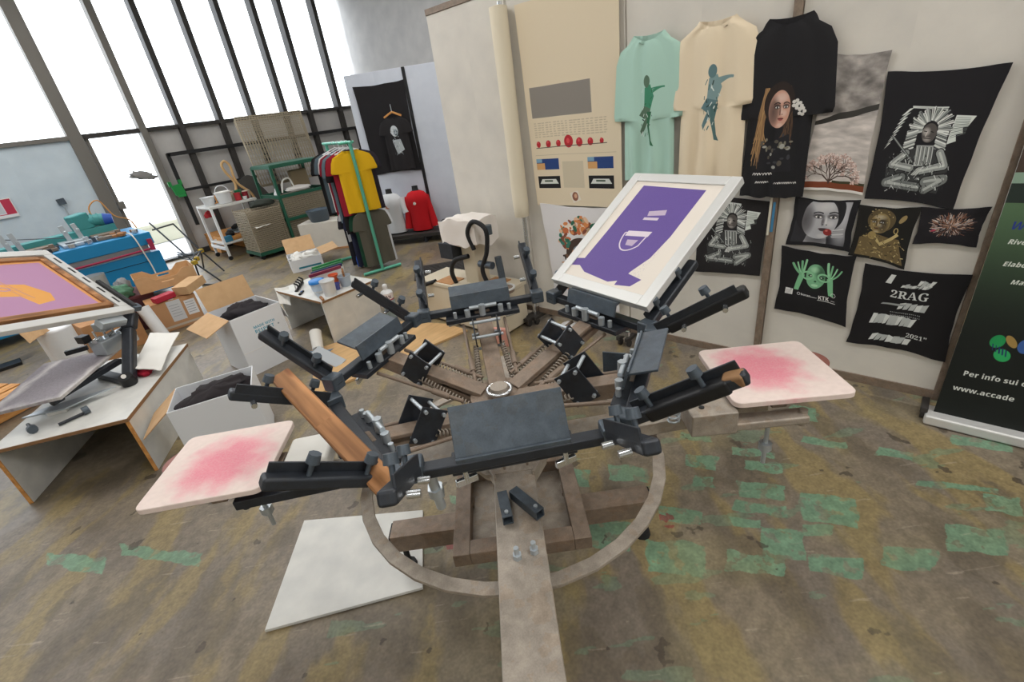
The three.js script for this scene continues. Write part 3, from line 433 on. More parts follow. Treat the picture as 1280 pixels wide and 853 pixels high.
fabricPrint('black fabric print of a green face framed by spread fingers', [0.825, -0.617], [0.8, -0.272], [0.4, -0.255], [0.445, -0.612], canvasTex(640, 700, (x, w, h) => {
  x.fillStyle = '#0f0d11'; x.fillRect(0, 0, w, h);
  oval('#101512', x, w * 0.5, h * 0.36, w * 0.2, h * 0.24); oval('#7cb88c', x, w * 0.52, h * 0.36, w * 0.14, h * 0.19); soft(x, w * 0.6, h * 0.3, w * 0.1, h * 0.16, '16,40,24', 0.6); soft(x, w * 0.5, h * 0.26, w * 0.08, h * 0.06, '200,240,205', 0.6); oval('#20402c', x, w * 0.45, h * 0.36, 26, 13); oval('#20402c', x, w * 0.6, h * 0.37, 26, 13); oval('#cfe8d2', x, w * 0.45, h * 0.36, 8, 6); oval('#cfe8d2', x, w * 0.6, h * 0.37, 8, 6); oval('#2f5a3c', x, w * 0.52, h * 0.44, 12, 10); oval('#a9d8b2', x, w * 0.52, h * 0.5, 32, 14);
  for (const k of [-1, 1]) {
    const c = w * (0.52 + k * 0.2), y0 = h * 0.36; paint('#7fbf90', [[c - 26, y0], [c + 26, y0], [c + k * 34 + 20, h * 0.62], [c + k * 34 - 26, h * 0.62]], x);
    lines(x, 4, (t, i) => [[c, y0 + 6], [c + k * (i * 26 - 20), y0 - 60 + i * 14], [c + k * (i * 40 - 30), h * 0.14 + i * 20]], 20, ['#96d0a2', '#7ab98a']);
    x.strokeStyle = '#8cc79a'; x.lineWidth = 18; x.beginPath(); x.ellipse(w * (0.52 + k * 0.115), h * 0.365, 50, 38, 0, 0, 7); x.stroke();
  }
  x.fillStyle = '#e4e4e2'; x.fillRect(w * 0.1, h * 0.62, 74, 64); x.fillStyle = '#8b8b8b'; for (let i = 0; i < 4; i++) x.fillRect(w * 0.11, h * 0.645 + i * 11, 58, 4); x.fillStyle = '#111'; x.font = 'bold 16px sans-serif'; x.fillText('A3', w * 0.17, h * 0.64);
  x.strokeStyle = '#e4e4e2'; x.lineWidth = 4; x.beginPath(); x.arc(w * 0.31, h * 0.675, 14, 0, 7); x.stroke(); x.fillStyle = '#e4e4e2'; x.font = 'bold 32px sans-serif'; x.fillText('buran', w * 0.345, h * 0.69); for (let i = 0; i < 7; i++) x.fillRect(w * 0.49 + i * 8, h * 0.68, 5, 7); x.font = 'bold 54px sans-serif'; x.fillText('KTK', w * 0.59, h * 0.7); for (let i = 0; i < 5; i++) x.fillRect(w * 0.77 + i * 7, h * 0.68, 5, 6); x.fillRect(w * 0.585, h * 0.71, w * 0.25, 5); x.beginPath(); x.arc(w * 0.8, h * 0.6, 20, 0, 7); x.stroke();
}), { s: 7, sag: 0.014 });
fabricPrint('large black fabric print reading 2RAG and 2021 in white letters', [0.765, -0.232], [0.755, 0.168], [0.3, 0.172], [0.315, -0.24], canvasTex(768, 800, (x, w, h) => {
  x.fillStyle = '#0e0b0f'; x.fillRect(0, 0, w, h); const L = '#d8dbd8', band = (x0, y0, x1, y1, n, s = 0) => { for (let i = 0; i < n; i++) { const a = x0 + (x1 - x0) * i / n; paint(i % 3 ? '#b8bcba' : L, [[w * (a + 0.02), h * (y0 + rr(0, 0.03))], [w * (a + (x1 - x0) / n * 1.1 + 0.02), h * (y0 + rr(0, 0.03))], [w * (a + (x1 - x0) / n * rr(0.7, 1.1)), h * (y1 - rr(0, 0.02))], [w * a, h * (y1 - rr(0, 0.01))]], x); } };
  paint(L, [[w * 0.29, h * 0.06], [w * 0.34, h * 0.06], [w * 0.3, h * 0.17], [w * 0.24, h * 0.17]], x); band(0.4, 0.14, 0.68, 0.2, 8); band(0.56, 0.09, 0.7, 0.17, 4);
  x.fillStyle = L; x.font = 'bold 108px serif'; x.fillText('2RAG', w * 0.31, h * 0.335); band(0.42, 0.37, 0.7, 0.48, 5); paint('#9a9e9c', [[w * 0.26, h * 0.42], [w * 0.5, h * 0.4], [w * 0.5, h * 0.43], [w * 0.24, h * 0.44]], x);
  x.fillStyle = '#8c8f8e'; for (let j = 0; j < 2; j++) for (let i = 0; i < 16; i++) x.fillRect(w * 0.36 + i * 15 + j * 4, h * (0.515 + j * 0.035), rr(6, 11), rr(8, 14)); band(0.17, 0.56, 0.62, 0.7, 10); x.fillStyle = L; x.font = 'bold 60px serif'; x.fillText('2021"', w * 0.58, h * 0.82); band(0.22, 0.82, 0.62, 0.93, 7);
}), { s: 8, sag: 0.016 });
// roll-up banner at the end of the panels
{
  const t = thing('rollup_banner', 'dark green roll-up banner with course information at the end of the panels', 'banner', [2.74, 0, 0.605]);
  obj('base', [bx(0.12, 0.055, 0.9, 0, 0.03, 0, 0, 0, 0, 0.012)], M.alu, t);
  obj('pole', rod([0.06, 0.05, 0], [0.06, 1.95, 0], 0.012), M.alu, t);
  const tex = canvasTex(700, 1500, (x, w, h) => {
    for (let j = 0; j < h; j++) { const q = j / h; const k = q < 0.35 ? [150, 164, 150] : mix([96, 128, 92], [16, 22, 18], step(0.35, 0.82, q)); x.fillStyle = `rgb(${k[0] | 0},${k[1] | 0},${k[2] | 0})`; x.fillRect(0, j, w, 1); }
    x.fillStyle = '#46382f'; x.fillRect(0, 0, w, h * 0.39); x.fillStyle = '#8ba592'; x.fillRect(0, h * 0.39, w, h * 0.022); x.fillStyle = '#24302a'; x.fillRect(0, h * 0.412, w, h * 0.04);
    x.fillStyle = '#22348c'; x.font = 'italic bold 36px sans-serif'; x.fillText('W', w * 0.045, h * 0.508);
    x.fillStyle = '#e2e6de'; x.font = 'italic bold 22px sans-serif'; x.fillText('Riven', w * 0.055, h * 0.54); x.fillText('Elabor', w * 0.065, h * 0.59); x.fillText('Man', w * 0.115, h * 0.63);
    oval('#1f9a55', x, w * 0.15, h * 0.772, 20, 26, 0.2); oval('#2cae62', x, w * 0.185, h * 0.806, 22, 26, -0.6); oval('#a98a4c', x, w * 0.2, h * 0.768, 12, 26, -0.6); oval('#3c63a8', x, w * 0.255, h * 0.775, 20, 28); lines(x, 5, (k) => [[w * (0.137 + k * 0.07), h * (0.78 + k * 0.014)], [w * (0.143 + k * 0.07), h * (0.796 + k * 0.014)]], 4, ['#1c2f66']);
    x.fillStyle = '#e6e9e4'; x.font = 'bold 28px sans-serif'; x.fillText('Per info sui co', w * 0.065, h * 0.877); x.font = 'bold 29px sans-serif'; x.fillText('www.accade', w * 0.045, h * 0.922);
  });
  obj('banner_sheet', sheet([0, 1.95, -0.42], [0, 1.95, 0.42], [0, 0.055, 0.42], [0, 0.055, -0.42], { sag: 0.001, wave: 0.002, thick: 0.002 }), printed(tex), t);
  tag(obj('parcel', bx(0.25, 0.32, 0.3, 3.15, 0.16, 0.42), M.card), 'small brown parcel on the floor behind the roll-up banner', 'parcel');
}

// ---------------------------------------------------------------- the screen printing carousel
const CX = 0.897, CZ = -0.98, YAW = -0.790241;
const press = thing('screen_printing_carousel', 'large steel rotary screen printing press with six print heads and two pink pallets', 'printing press', [CX, 0, CZ], YAW);
{
  // local x: across the view, local -z: away from the camera
  const base = part('base', press);
  obj('foot_beam', [bx(1.06, 0.085, 0.09, 0, 0.19, -0.06)], M.brownSteel, base);
  obj('cross_beam', [bx(0.09, 0.07, 1.0, 0, 0.18, 0.02)], M.brownSteel, base);
  for (const s of [-1, 1]) {
    obj('levelling_foot', [rod([s * 0.5, 0.0, -0.06], [s * 0.5, 0.03, -0.06], 0.035, 0.03), rod([s * 0.5, 0.03, -0.06], [s * 0.5, 0.16, -0.06], 0.012)], M.rubber, base);
    obj('levelling_foot', [rod([0, 0, 0.02 + s * 0.46], [0, 0.03, 0.02 + s * 0.46], 0.035, 0.03), rod([0, 0.03, 0.02 + s * 0.46], [0, 0.16, 0.02 + s * 0.46], 0.012)], M.rubber, base);
    obj('end_cap', bx(0.01, 0.075, 0.08, s * 0.532, 0.19, -0.06), M.rubber, base);
    obj('frame_rail', bx(0.06, 0.055, 0.46, s * 0.21, 0.335, -0.01), M.brownSteel, base);
    obj('frame_post', bx(0.05, 0.14, 0.05, s * 0.2, 0.25, -0.06), M.brownSteel, base);
  }
  obj('frame_rail', bx(0.36, 0.055, 0.06, 0, 0.335, 0.19), M.brownSteel, base);
  obj('frame_rail', bx(0.36, 0.055, 0.06, 0, 0.335, -0.21), M.brownSteel, base);
  obj('tray', bx(0.37, 0.006, 0.36, 0, 0.305, -0.01), M.steel, base);
  obj('column', [bx(0.15, 0.34, 0.15, 0, 0.47, 0)], M.steel, base);
  // flat hoop that stiffens the lower arms
  const ring = obj('hoop', extrude((() => { const s = new THREE.Shape(); s.absarc(0, 0, 0.535, 0, Math.PI * 2); const hl = new THREE.Path(); hl.absarc(0, 0, 0.497, 0, Math.PI * 2, true); s.holes.push(hl); s.curves.length; return s; })(), 0.01, 0.001).rotateX(Math.PI / 2).translate(0, 0.57, 0), M.steel, press);
  ring.geometry.computeVertexNormals();
  // lower rotor with four pallet arms
  const rotor = part('pallet_rotor', press);
  obj('rotor_plate', [move(new THREE.CylinderGeometry(0.2, 0.2, 0.012, 8), 0, 0.66, 0, 0, 0.39), move(new THREE.CylinderGeometry(0.11, 0.13, 0.09, 24), 0, 0.61, 0)], M.steel, rotor);
  const prof = (a) => bar([Math.sin(a) * 0.1, 0.625, -Math.cos(a) * 0.1], [Math.sin(a) * 0.93, 0.625, -Math.cos(a) * 0.93], 0.1, 0.05);
  obj('pallet_arm', prof(1.53), M.steel, rotor); obj('pallet_arm', prof(-1.605), M.steel, rotor);
  obj('pallet_arm', [bar([0, 0.64, -0.1], [0, 0.64, -0.6], 0.12, 0.05)], M.steel, rotor);
  obj('pallet_arm', [bar([0.012, 0.64, 0.14], [0.012, 0.64, 0.86], 0.13, 0.045), extrude(shapeOf([[-0.11, 0], [0.16, 0], [0.077, -0.09], [-0.053, -0.09]]), 0.006, 0.001).rotateX(Math.PI / 2).translate(0, 0.664, 0.1)], M.steel, rotor);
  for (const s of [-1, 1]) obj('gusset', [bar([s * 0.1 + 0.02, 0.65, 0.12], [s * 0.06 + 0.012, 0.655, 0.21], 0.008, 0.05)], M.steel, rotor);
  for (const [x, z] of [[0.0, 0.5], [0.045, 0.49]]) obj('bolt', [rod([x, 0.66, z], [x, 0.678, z], 0.012, 0.012, 6), rod([x, 0.678, z], [x, 0.7, z], 0.007)], M.zinc, rotor);
  // pallets
  const palletMap = (sx, sy) => dataTex(256, (u, v) => { const a = (u - sx) * 2.3, b = (v - sy) * 2.1, d = Math.sqrt(a * a + b * b) + 0.5 * fbm(u * 5, v * 5, 4, sx * 9), k = step(1.15, 0.3, d) * (0.85 + 0.5 * fbm(u * 60, v * 60, 2, 5)), n = 10 * fbm(u * 18, v * 18, 3, 7); return mix([232 + n, 214 + n, 206 + n], [232, 136, 152], Math.max(0, Math.min(1, k))); });
  const pallet = (side, cx, cz, tex, turn) => {
    const g = part('pallet', press); g.position.set(cx, 0, cz); g.rotation.y = turn;
    const sh = extrude(roundedRect(0.38, 0.36, 0.03), 0.016, 0.002), u = sh.attributes.uv, p = sh.attributes.position;
    for (let i = 0; i < p.count; i++) u.setXY(i, p.getX(i) / 0.38 + 0.5, p.getY(i) / 0.36 + 0.5);
    sh.rotateX(-Math.PI / 2).translate(0, 0.738, 0);
    obj('pallet_board', sh, std(0xffffff, 0.75, 0, { map: tex }), g);
    obj('underframe', [bx(0.3, 0.05, 0.06, -side * 0.05, 0.7, 0), bx(0.05, 0.04, 0.26, -side * 0.02, 0.705, 0)], M.brownSteel, g);
    obj('round_pad', move(new THREE.CylinderGeometry(0.075, 0.075, 0.014, 28), side * 0.165, 0.725, -0.075), std(0x8f5a50, 0.6), g);
  };
  pallet(1, 0.952, -0.045, palletMap(0.42, 0.55), -0.08); pallet(-1, -0.965, 0.03, palletMap(0.55, 0.45), 0.06);
  // clamps below the pallets: sheet-metal box on the right, pale block on the left
  const cl = part('pallet_clamp', press); cl.position.set(0.74, 0, -0.01); cl.rotation.y = -0.06;
  obj('clamp_box', [bx(0.15, 0.085, 0.14, -0.05, 0.69, 0.075, 0, 0, 0, 0.006)], M.steel, cl);
  obj('clamp_arm', [bx(0.24, 0.03, 0.06, 0.14, 0.665, 0.11, 0, 0, 0, 0.01), rod([0.25, 0.63, 0.11], [0.25, 0.69, 0.11], 0.014)], M.steel, cl);
  obj('bolt', rod([-0.08, 0.732, 0.1], [-0.08, 0.736, 0.1], 0.009), M.black, cl);
  obj('spring_pack', [coil([-0.16, 0.66, 0.07], [-0.16, 0.73, 0.07], 0.02, 0.004, 4)], M.zinc, cl);
  const cl2 = part('pallet_clamp', press); cl2.position.set(-0.66, 0, 0.02); cl2.rotation.y = 0.1;
  obj('clamp_block', [bx(0.15, 0.06, 0.15, -0.02, 0.71, -0.02, 0, 0, 0, 0.012)], M.paper, cl2);
  obj('clamp_arm', [bx(0.34, 0.035, 0.06, -0.08, 0.665, 0.09), rod([-0.23, 0.63, 0.09], [-0.23, 0.69, 0.09], 0.014)], M.dark, cl2);
  obj('clamp_knob', [rod([0.09, 0.69, 0.0], [0.09, 0.74, 0.0], 0.02), rod([0.09, 0.74, 0], [0.09, 0.76, 0], 0.012)], M.slate, cl2);
  for (const s of [-1, 1]) obj('stop_bolt', [rod([s * 0.9, 0.44, s * 0.02 + 0.05], [s * 0.9, 0.6, s * 0.02 + 0.05], 0.008), rod([s * 0.9, 0.5, s * 0.02 + 0.05], [s * 0.9, 0.53, s * 0.02 + 0.05], 0.022, 0.022, 6)], M.zinc, rotor);
  // hub that carries the print heads
  const hub = part('head_hub', press);
  obj('hub_disc', [move(new THREE.CylinderGeometry(0.1, 0.11, 0.03, 28), 0, 0.83, 0)], M.brownSteel, hub);
  obj('spindle', [rod([0, 0.64, 0], [0, 0.83, 0], 0.055), rod([0, 0.845, 0], [0, 0.875, 0], 0.032, 0.03, 20)], M.steel, hub);
  obj('hub_ring', new THREE.TorusGeometry(0.04, 0.006, 8, 24).rotateX(Math.PI / 2).translate(0, 0.862, 0), M.chrome, hub);
  // one print head, local -z outwards, x tangential
  const R0 = 0.47, H0 = 0.985, A = 0.56, CA = Math.cos(A), SA = Math.sin(A);
  const slope = (l, t = 0, off = 0) => [t, H0 + l * SA + off * CA, -(R0 + l * CA - off * SA)];
  const boltG = (x, y, z, r = 0.008, h = 0.014) => rod([x, y, z], [x, y + h, z], r, r, 6);
  function head() {
    const g = part('print_head', press);
    obj('arm', [bar([0, 0.84, -0.06], [0, H0 - 0.025, -R0], 0.062, 0.028), bar([0.028, 0.822, -0.08], [0.028, H0 - 0.045, -R0 + 0.02], 0.006, 0.04), bar([-0.028, 0.822, -0.08], [-0.028, H0 - 0.045, -R0 + 0.02], 0.006, 0.04)], M.brownSteel, g);
    for (const s of [-1, 1]) {
      obj('spring', coil([s * 0.06, 0.83, -0.09], [s * 0.05, 0.905, -0.27], 0.009, 0.0028, 16), M.steel, g);
      obj('side_plate', [bx(0.005, 0.115, 0.088, s * 0.046, 0.935, -0.285, 0.62, 0, 0, 0.001)], M.dark, g);
      obj('tie_rod', [rod([s * 0.075, 0.85, -0.1], [s * 0.085, 0.93, -0.42], 0.0065), rod([s * 0.077, 0.862, -0.15], [s * 0.079, 0.88, -0.21], 0.011)], M.brownSteel, g);
    }
    obj('plate_bolts', [[0.045, 0.032], [0.045, -0.032], [-0.045, 0.032], [-0.045, -0.032]].map(([a, b]) => { const y = 0.935 + a * Math.cos(0.62) - b * Math.sin(0.62), z = -0.285 + a * Math.sin(0.62) + b * Math.cos(0.62); return rod([-0.058, y, z], [0.058, y, z], 0.006); }), M.zinc, g);
    obj('crossbar', [bx(0.5, 0.026, 0.036, 0, H0 - 0.008, -R0, 0, 0, 0, 0.004), bx(0.3, 0.018, 0.07, 0, H0 - 0.03, -R0 + 0.03)], M.dark, g);
    obj('back_plate', [bx(0.24, 0.055, 0.007, 0, H0 + 0.04, -R0 + 0.03, -0.25), bx(0.24, 0.007, 0.085, 0, H0 + 0.066, -R0 - 0.012, 0.28)], M.slate, g);
    obj('adjuster', rod([-0.05, H0 + 0.015, -R0 + 0.055], [0.06, H0 + 0.015, -R0 + 0.055], 0.008), M.zinc, g);
    for (const [bx_, bz, br_, bh] of [[-0.06, 0.055, 0.013, 0.03], [0, 0.06, 0.014, 0.045], [0.075, 0.055, 0.012, 0.03], [0.11, 0.05, 0.008, 0.025], [-0.11, 0.05, 0.008, 0.025]]) obj('bolt', boltG(bx_, H0 - 0.02, -R0 + bz, br_, bh), M.zinc, g);
    for (const s of [-1, 1]) {
      obj('side_arm', [bar(slope(-0.03, s * 0.232), slope(0.29, s * 0.232), 0.036, 0.03, 0, 0.008), bar(slope(0.02, s * 0.218, 0.012), slope(0.28, s * 0.218, 0.012), 0.006, 0.05)], M.dark, g);
      for (const l of [0.07, 0.2]) obj('clamp_knob', [rod(slope(l, s * 0.236, 0.01), slope(l, s * 0.236, 0.05), 0.006), rod(slope(l, s * 0.236, 0.045), slope(l, s * 0.236, 0.066), 0.016, 0.014, 8)], M.slate, g);
      for (const l of [0.1, 0.23]) obj('thumb_screw', rod(slope(l, s * 0.21, -0.01), slope(l, s * 0.185, -0.012), 0.008, 0.008, 8), M.chrome, g);
      obj('pivot_block', [bx(0.05, 0.05, 0.05, s * 0.235, H0 - 0.002, -R0 + 0.005, 0, 0, 0, 0.006)], M.slate, g);
      obj('wing_nut', [bx(0.055, 0.02, 0.012, s * 0.12, H0 - 0.06, -R0 + 0.0, 0, 0.3, 0, 0.004), rod([s * 0.12, H0 - 0.065, -R0], [s * 0.12, H0 - 0.03, -R0], 0.008)], M.chrome, g);
    }
    return g;
  }
  const h0 = head();
  const angles = [-5, -64, 57, -123, 116, 176];
  const heads = angles.map((d, i) => { const g = i ? h0.clone() : h0; if (i) press.add(g); g.rotation.y = -d * Math.PI / 180; return g; });
  heads[3].remove(heads[3].children.find((o) => o.name === 'back_plate'));
  heads[3].position.y = -0.045;
  // wooden batten clamped across the fork of the left front head
  obj('wooden_batten', [bar([0.3, H0 + 0.12, -0.575], [-0.29, H0 + 0.025, -0.495], 0.06, 0.026, 0.2, 0.006)], M.wood, heads[3]);
  { const h6 = heads[5], bp = h6.children.find((o) => o.name === 'back_plate'); h6.remove(bp); obj('back_plate', [bx(0.27, 0.12, 0.007, 0, H0 + 0.06, -R0 + 0.03, 0.6), bx(0.27, 0.02, 0.007, 0, H0 + 0.006, -R0 - 0.012)], M.slate, h6); }
  // fork ends of the right front head wear long rubber sleeves
  for (const s of [-1, 1]) obj('rubber_sleeve', [bar(slope(0.05, s * 0.232, -0.002), slope(s > 0 ? 0.25 : 0.3, s * 0.232, -0.002), 0.044, 0.036, 0, 0.016)], M.black, heads[4]);
  obj('rust_tip', bar(slope(0.24, 0.226, 0.006), slope(0.285, 0.236, 0.0), 0.036, 0.03, 0.2, 0.012), M.edgeBrown, heads[4]);
  obj('support_leg', [rod([0.2, H0 - 0.02, -R0], [0.2, 0.83, -R0 + 0.03], 0.012), rod([0.2, 0.88, -R0 + 0.02], [0.2, 0.91, -R0 + 0.015], 0.02, 0.02, 6)], M.zinc, heads[5]);
  obj('locking_lever', [rod([-0.13, 0.84, -0.4], [-0.2, 1.0, -0.43], 0.009), rod([-0.13, 0.83, -0.4], [-0.125, 0.812, -0.4], 0.026, 0.024, 12)], M.zinc, heads[4]);
  obj('register_gate', [bx(0.006, 0.1, 0.1, -0.1, 0.93, -0.38), bx(0.05, 0.1, 0.006, -0.125, 0.93, -0.43)], M.slate, heads[4]);
}
// screen held by the right rear head
{
  const c = [CX, 0, CZ], t = thing('printing_screen', 'white framed screen with purple emulsion raised in the right rear print head', 'printing screen', c, YAW - 57.4 * Math.PI / 180);
  const A = 0.56, L = 0.595, W = 0.475;
  const inner = new THREE.Group(); inner.name = 'screen_body'; t.add(inner); inner.position.set(0, 1.05, -0.462); inner.rotation.x = A;
  const fr = 0.042;
  obj('frame_side', bx(fr, 0.03, L, -W / 2 + fr / 2, 0, -L / 2), M.alu, inner); obj('frame_side', bx(fr, 0.03, L, W / 2 - fr / 2, 0, -L / 2), M.alu, inner);
  obj('frame_side', bx(W - 2 * fr, 0.03, fr, 0, 0, -fr / 2), M.alu, inner); obj('frame_side', bx(W - 2 * fr, 0.03, fr, 0, 0, -L + fr / 2), M.alu, inner);
  const tex = canvasTex(512, 680, (x, w, h) => {
    x.fillStyle = '#ded5ca'; x.fillRect(0, 0, w, h);
    paint('#5d4690', [[w * 0.13, h * 0.05], [w * 0.84, h * 0.06], [w * 0.83, h * 0.5], [w * 0.79, h * 0.7], [w * 0.7, h * 0.84], [w * 0.68, h * 0.92], [w * 0.55, h * 0.96], [w * 0.22, h * 0.93], [w * 0.1, h * 0.88], [w * 0.12, h * 0.5]], x);
    paint('#5d4690', [[w * 0.0, h * 0.83], [w * 0.13, h * 0.81], [w * 0.13, h * 0.88], [w * 0.0, h * 0.9]], x); paint('#5d4690', [[w * 0.64, h * 0.85], [w * 0.86, h * 0.88], [w * 0.8, h * 0.95], [w * 0.64, h * 0.97]], x);
    for (let i = 0; i < 5000; i++) { x.fillStyle = i % 2 ? 'rgba(110,88,160,0.25)' : 'rgba(70,50,120,0.25)'; x.fillRect(w * rr(0.13, 0.83), h * rr(0.06, 0.9), 2, 2); }
    paint('#b9a8bd', [[w * 0.42, h * 0.3], [w * 0.6, h * 0.27], [w * 0.62, h * 0.32], [w * 0.44, h * 0.345]], x); paint('#cdbfcb', [[w * 0.42, h * 0.36], [w * 0.58, h * 0.35], [w * 0.58, h * 0.375], [w * 0.42, h * 0.385]], x);
    x.strokeStyle = '#d8ccd6'; x.lineWidth = 7; x.beginPath(); x.moveTo(w * 0.34, h * 0.52); x.lineTo(w * 0.6, h * 0.5); x.lineTo(w * 0.58, h * 0.62); x.quadraticCurveTo(w * 0.5, h * 0.7, w * 0.42, h * 0.67); x.quadraticCurveTo(w * 0.34, h * 0.63, w * 0.34, h * 0.52); x.stroke(); paint('#d8ccd6', [[w * 0.36, h * 0.5], [w * 0.62, h * 0.48], [w * 0.61, h * 0.53], [w * 0.36, h * 0.55]], x); paint('#b7a5bd', [[w * 0.42, h * 0.58], [w * 0.54, h * 0.57], [w * 0.52, h * 0.63], [w * 0.44, h * 0.63]], x);
  });
  const mg = new THREE.BoxGeometry(W - 2 * fr + 0.01, 0.002, L - 2 * fr + 0.01); mg.translate(0, 0.008, -L / 2);
  obj('mesh', mg, std(0xffffff, 0.6, 0, { map: tex }), inner);
}
// loose things lying on the front arm
{
  const tubeLen = (name, label, x, z, turn, L) => { const o = thing(name, label, 'steel tube', [0, 0, 0]); const th = YAW, wx = CX + x * Math.cos(th) + z * Math.sin(th), wz = CZ - x * Math.sin(th) + z * Math.cos(th); o.position.set(wx, 0.664, wz); o.rotation.y = YAW + turn;
    obj('tube_wall', [bx(0.03, 0.003, L, 0, 0.0285, 0), bx(0.03, 0.003, L, 0, 0.0015, 0), bx(0.003, 0.026, L, 0.0135, 0.015, 0), bx(0.003, 0.026, L, -0.0135, 0.015, 0)], M.slate, o); obj('set_screw', rod([0, 0.03, L * 0.35], [0, 0.036, L * 0.35], 0.006, 0.006, 6), M.zinc, o); };
  tubeLen('square_tube', 'short square steel tube lying straight on the front pallet arm', -0.022, 0.34, 0.12, 0.1);
  tubeLen('square_tube', 'short square steel tube lying askew on the front pallet arm', 0.04, 0.335, 0.62, 0.12);
}

// ---------------------------------------------------------------- back of the hall
// blue printing machine along the pale wall
{
  const t = thing('blue_machine', 'long bright blue metal printing machine before the pale wall', 'machine', [0, 0, -7.5]);
  const L = 3.6, x0 = 1.37 - L;
  obj('lower_cabinet', [bx(L, 0.5, 0.95, x0 + L / 2, 0.35, -0.5, 0, 0, 0, 0.01)], M.blue, t);
  obj('upper_band', [bx(L + 0.02, 0.15, 1.0, x0 + L / 2 - 0.03, 0.775, -0.5, 0, 0, 0, 0.01)], M.blue, t);
  obj('inner_frame', [bx(L - 0.1, 0.12, 0.9, x0 + L / 2 - 0.04, 0.65, -0.52)], M.zinc, t);
  obj('red_hose', [tube([[x0, 0.64, 0.0], [x0 + 1.5, 0.63, 0.01], [x0 + 2.9, 0.635, 0.01], [1.28, 0.65, 0.02]], 0.014, 40), bx(0.05, 0.14, 0.05, 1.3, 0.7, 0.03)], std(0xa01f4a, 0.5), t);
  obj('seam', [bx(L - 0.3, 0.006, 0.004, x0 + L / 2, 0.5, -0.022)], M.black, t);
  obj('cable', tube([[1.12, 0.86, -0.3], [1.16, 0.85, 0.012], [1.2, 0.5, 0.03], [1.24, 0.2, 0.05], [1.5, 0.16, 0.08]], 0.008, 24), M.paper, t);
  for (let i = 0; i < 7; i++) { const x = 0.98 - i * 0.33; obj('feed_bar', [bx(0.28, 0.035, 0.6, x, 0.872, -0.45), bx(0.05, 0.06, 0.07, x + 0.1, 0.9, -0.25), bx(0.2, 0.02, 0.05, x, 0.9, -0.3)], i % 2 ? M.zinc : M.brownSteel, t); }
  for (let i = 0; i < 40; i++) obj('clip', [bx(rr(0.04, 0.09), rr(0.03, 0.06), 0.05, rr(-0.5, 1.25), 0.88, rr(-0.34, -0.06), 0, rr(-0.6, 0.6))], [M.chrome, M.dark, M.wood, M.slate][i % 4], t);
  obj('rear_cover', [bx(2.1, 0.09, 0.25, 0.1, 0.9, -0.8, 0, 0, 0.03)], M.teal, t);
  for (const x of [0.08, 0.17, 0.62, 0.74]) obj('upright', [bx(0.05, x < 0.4 ? 0.26 : 0.2, 0.02, x, 0.98, -0.55, 0, 0, 0.12), bx(0.03, 0.03, 0.03, x + 0.01, 1.0, -0.53)], M.zinc, t);
  const m = part('motor', t);
  obj('gear_box', bx(0.2, 0.2, 0.22, 0.83, 1.06, -0.8, 0, 0.2, 0.12, 0.02), M.teal, m);
  obj('motor_body', [rod([0.9, 1.06, -0.78], [1.08, 1.04, -0.74], 0.075, 0.075, 18), rod([0.96, 1.06, -0.77], [0.97, 1.06, -0.77], 0.085, 0.085, 18), rod([1.02, 1.05, -0.75], [1.03, 1.05, -0.75], 0.085, 0.085, 18)], M.teal, m);
  obj('fan_cover', rod([1.07, 1.04, -0.74], [1.16, 1.03, -0.72], 0.08, 0.06, 18), std(0x2350a8, 0.5), m);
  obj('cable', tube([[1.02, 0.9, -0.75], [0.98, 1.2, -0.75], [1.1, 1.28, -0.75], [1.2, 1.05, -0.72], [1.32, 0.98, -0.7], [1.35, 0.86, -0.65]], 0.009, 30), M.pine, t);
  obj('loose_wire', [tube([[-0.5, 0.95, -0.5], [-0.1, 1.08, -0.6], [0.2, 1.02, -0.6], [0.6, 0.93, -0.6]], 0.006, 24)], M.slate, t);
}
{ // small things on the back wall
  const s = canvasTex(256, 256, (x, w, h) => { x.fillStyle = '#e8e8e8'; x.fillRect(0, 0, w, h); x.fillStyle = '#c0304c'; x.fillRect(0, 0, w, h * 0.86); x.fillStyle = '#e6e2e4'; x.beginPath(); x.ellipse(w * 0.38, h * 0.45, w * 0.22, h * 0.42, 0.1, 0, 7); x.fill(); x.fillRect(w * 0.4, h * 0.08, w * 0.34, h * 0.74); x.fillStyle = '#c9ccd0'; x.fillRect(w * 0.5, h * 0.12, w * 0.22, h * 0.66); });
  const p = thing('wall_sign', 'red and white sign board fixed to the pale wall', 'sign', [0.2, 1.3, ZB + 0.1]);
  obj('board', bx(0.42, 0.26, 0.02, 0, 0, 0), M.paper, p); const f = new THREE.PlaneGeometry(0.4, 0.24).translate(0, 0, 0.0115); obj('print', f, std(0xffffff, 0.6, 0, { map: s }), p);
  const b = thing('dust_brush', 'small grey paddle brush hanging by its stick on the pale wall', 'brush', [0.92, 1.0, ZB + 0.12]);
  obj('stick', rod([0, -0.1, 0], [0, 0.22, 0], 0.01), M.zinc, b); obj('head', [bx(0.1, 0.09, 0.03, 0, 0.26, 0, 0, 0, 0.1, 0.012)], M.slate, b);
  const g = thing('green_bracket', 'bright green plastic holder hooked on the dark post by the doorway', 'holder', [2.44, 1.13, ZB + 0.22]);
  obj('body', [bx(0.16, 0.16, 0.04, 0, 0, 0, 0, 0, 0.15), bx(0.05, 0.08, 0.04, -0.09, 0.1, 0), bx(0.05, 0.08, 0.04, 0.07, 0.11, 0), bx(0.12, 0.05, 0.05, 0.02, -0.1, 0)], std(0x138a3e, 0.5), g);
}
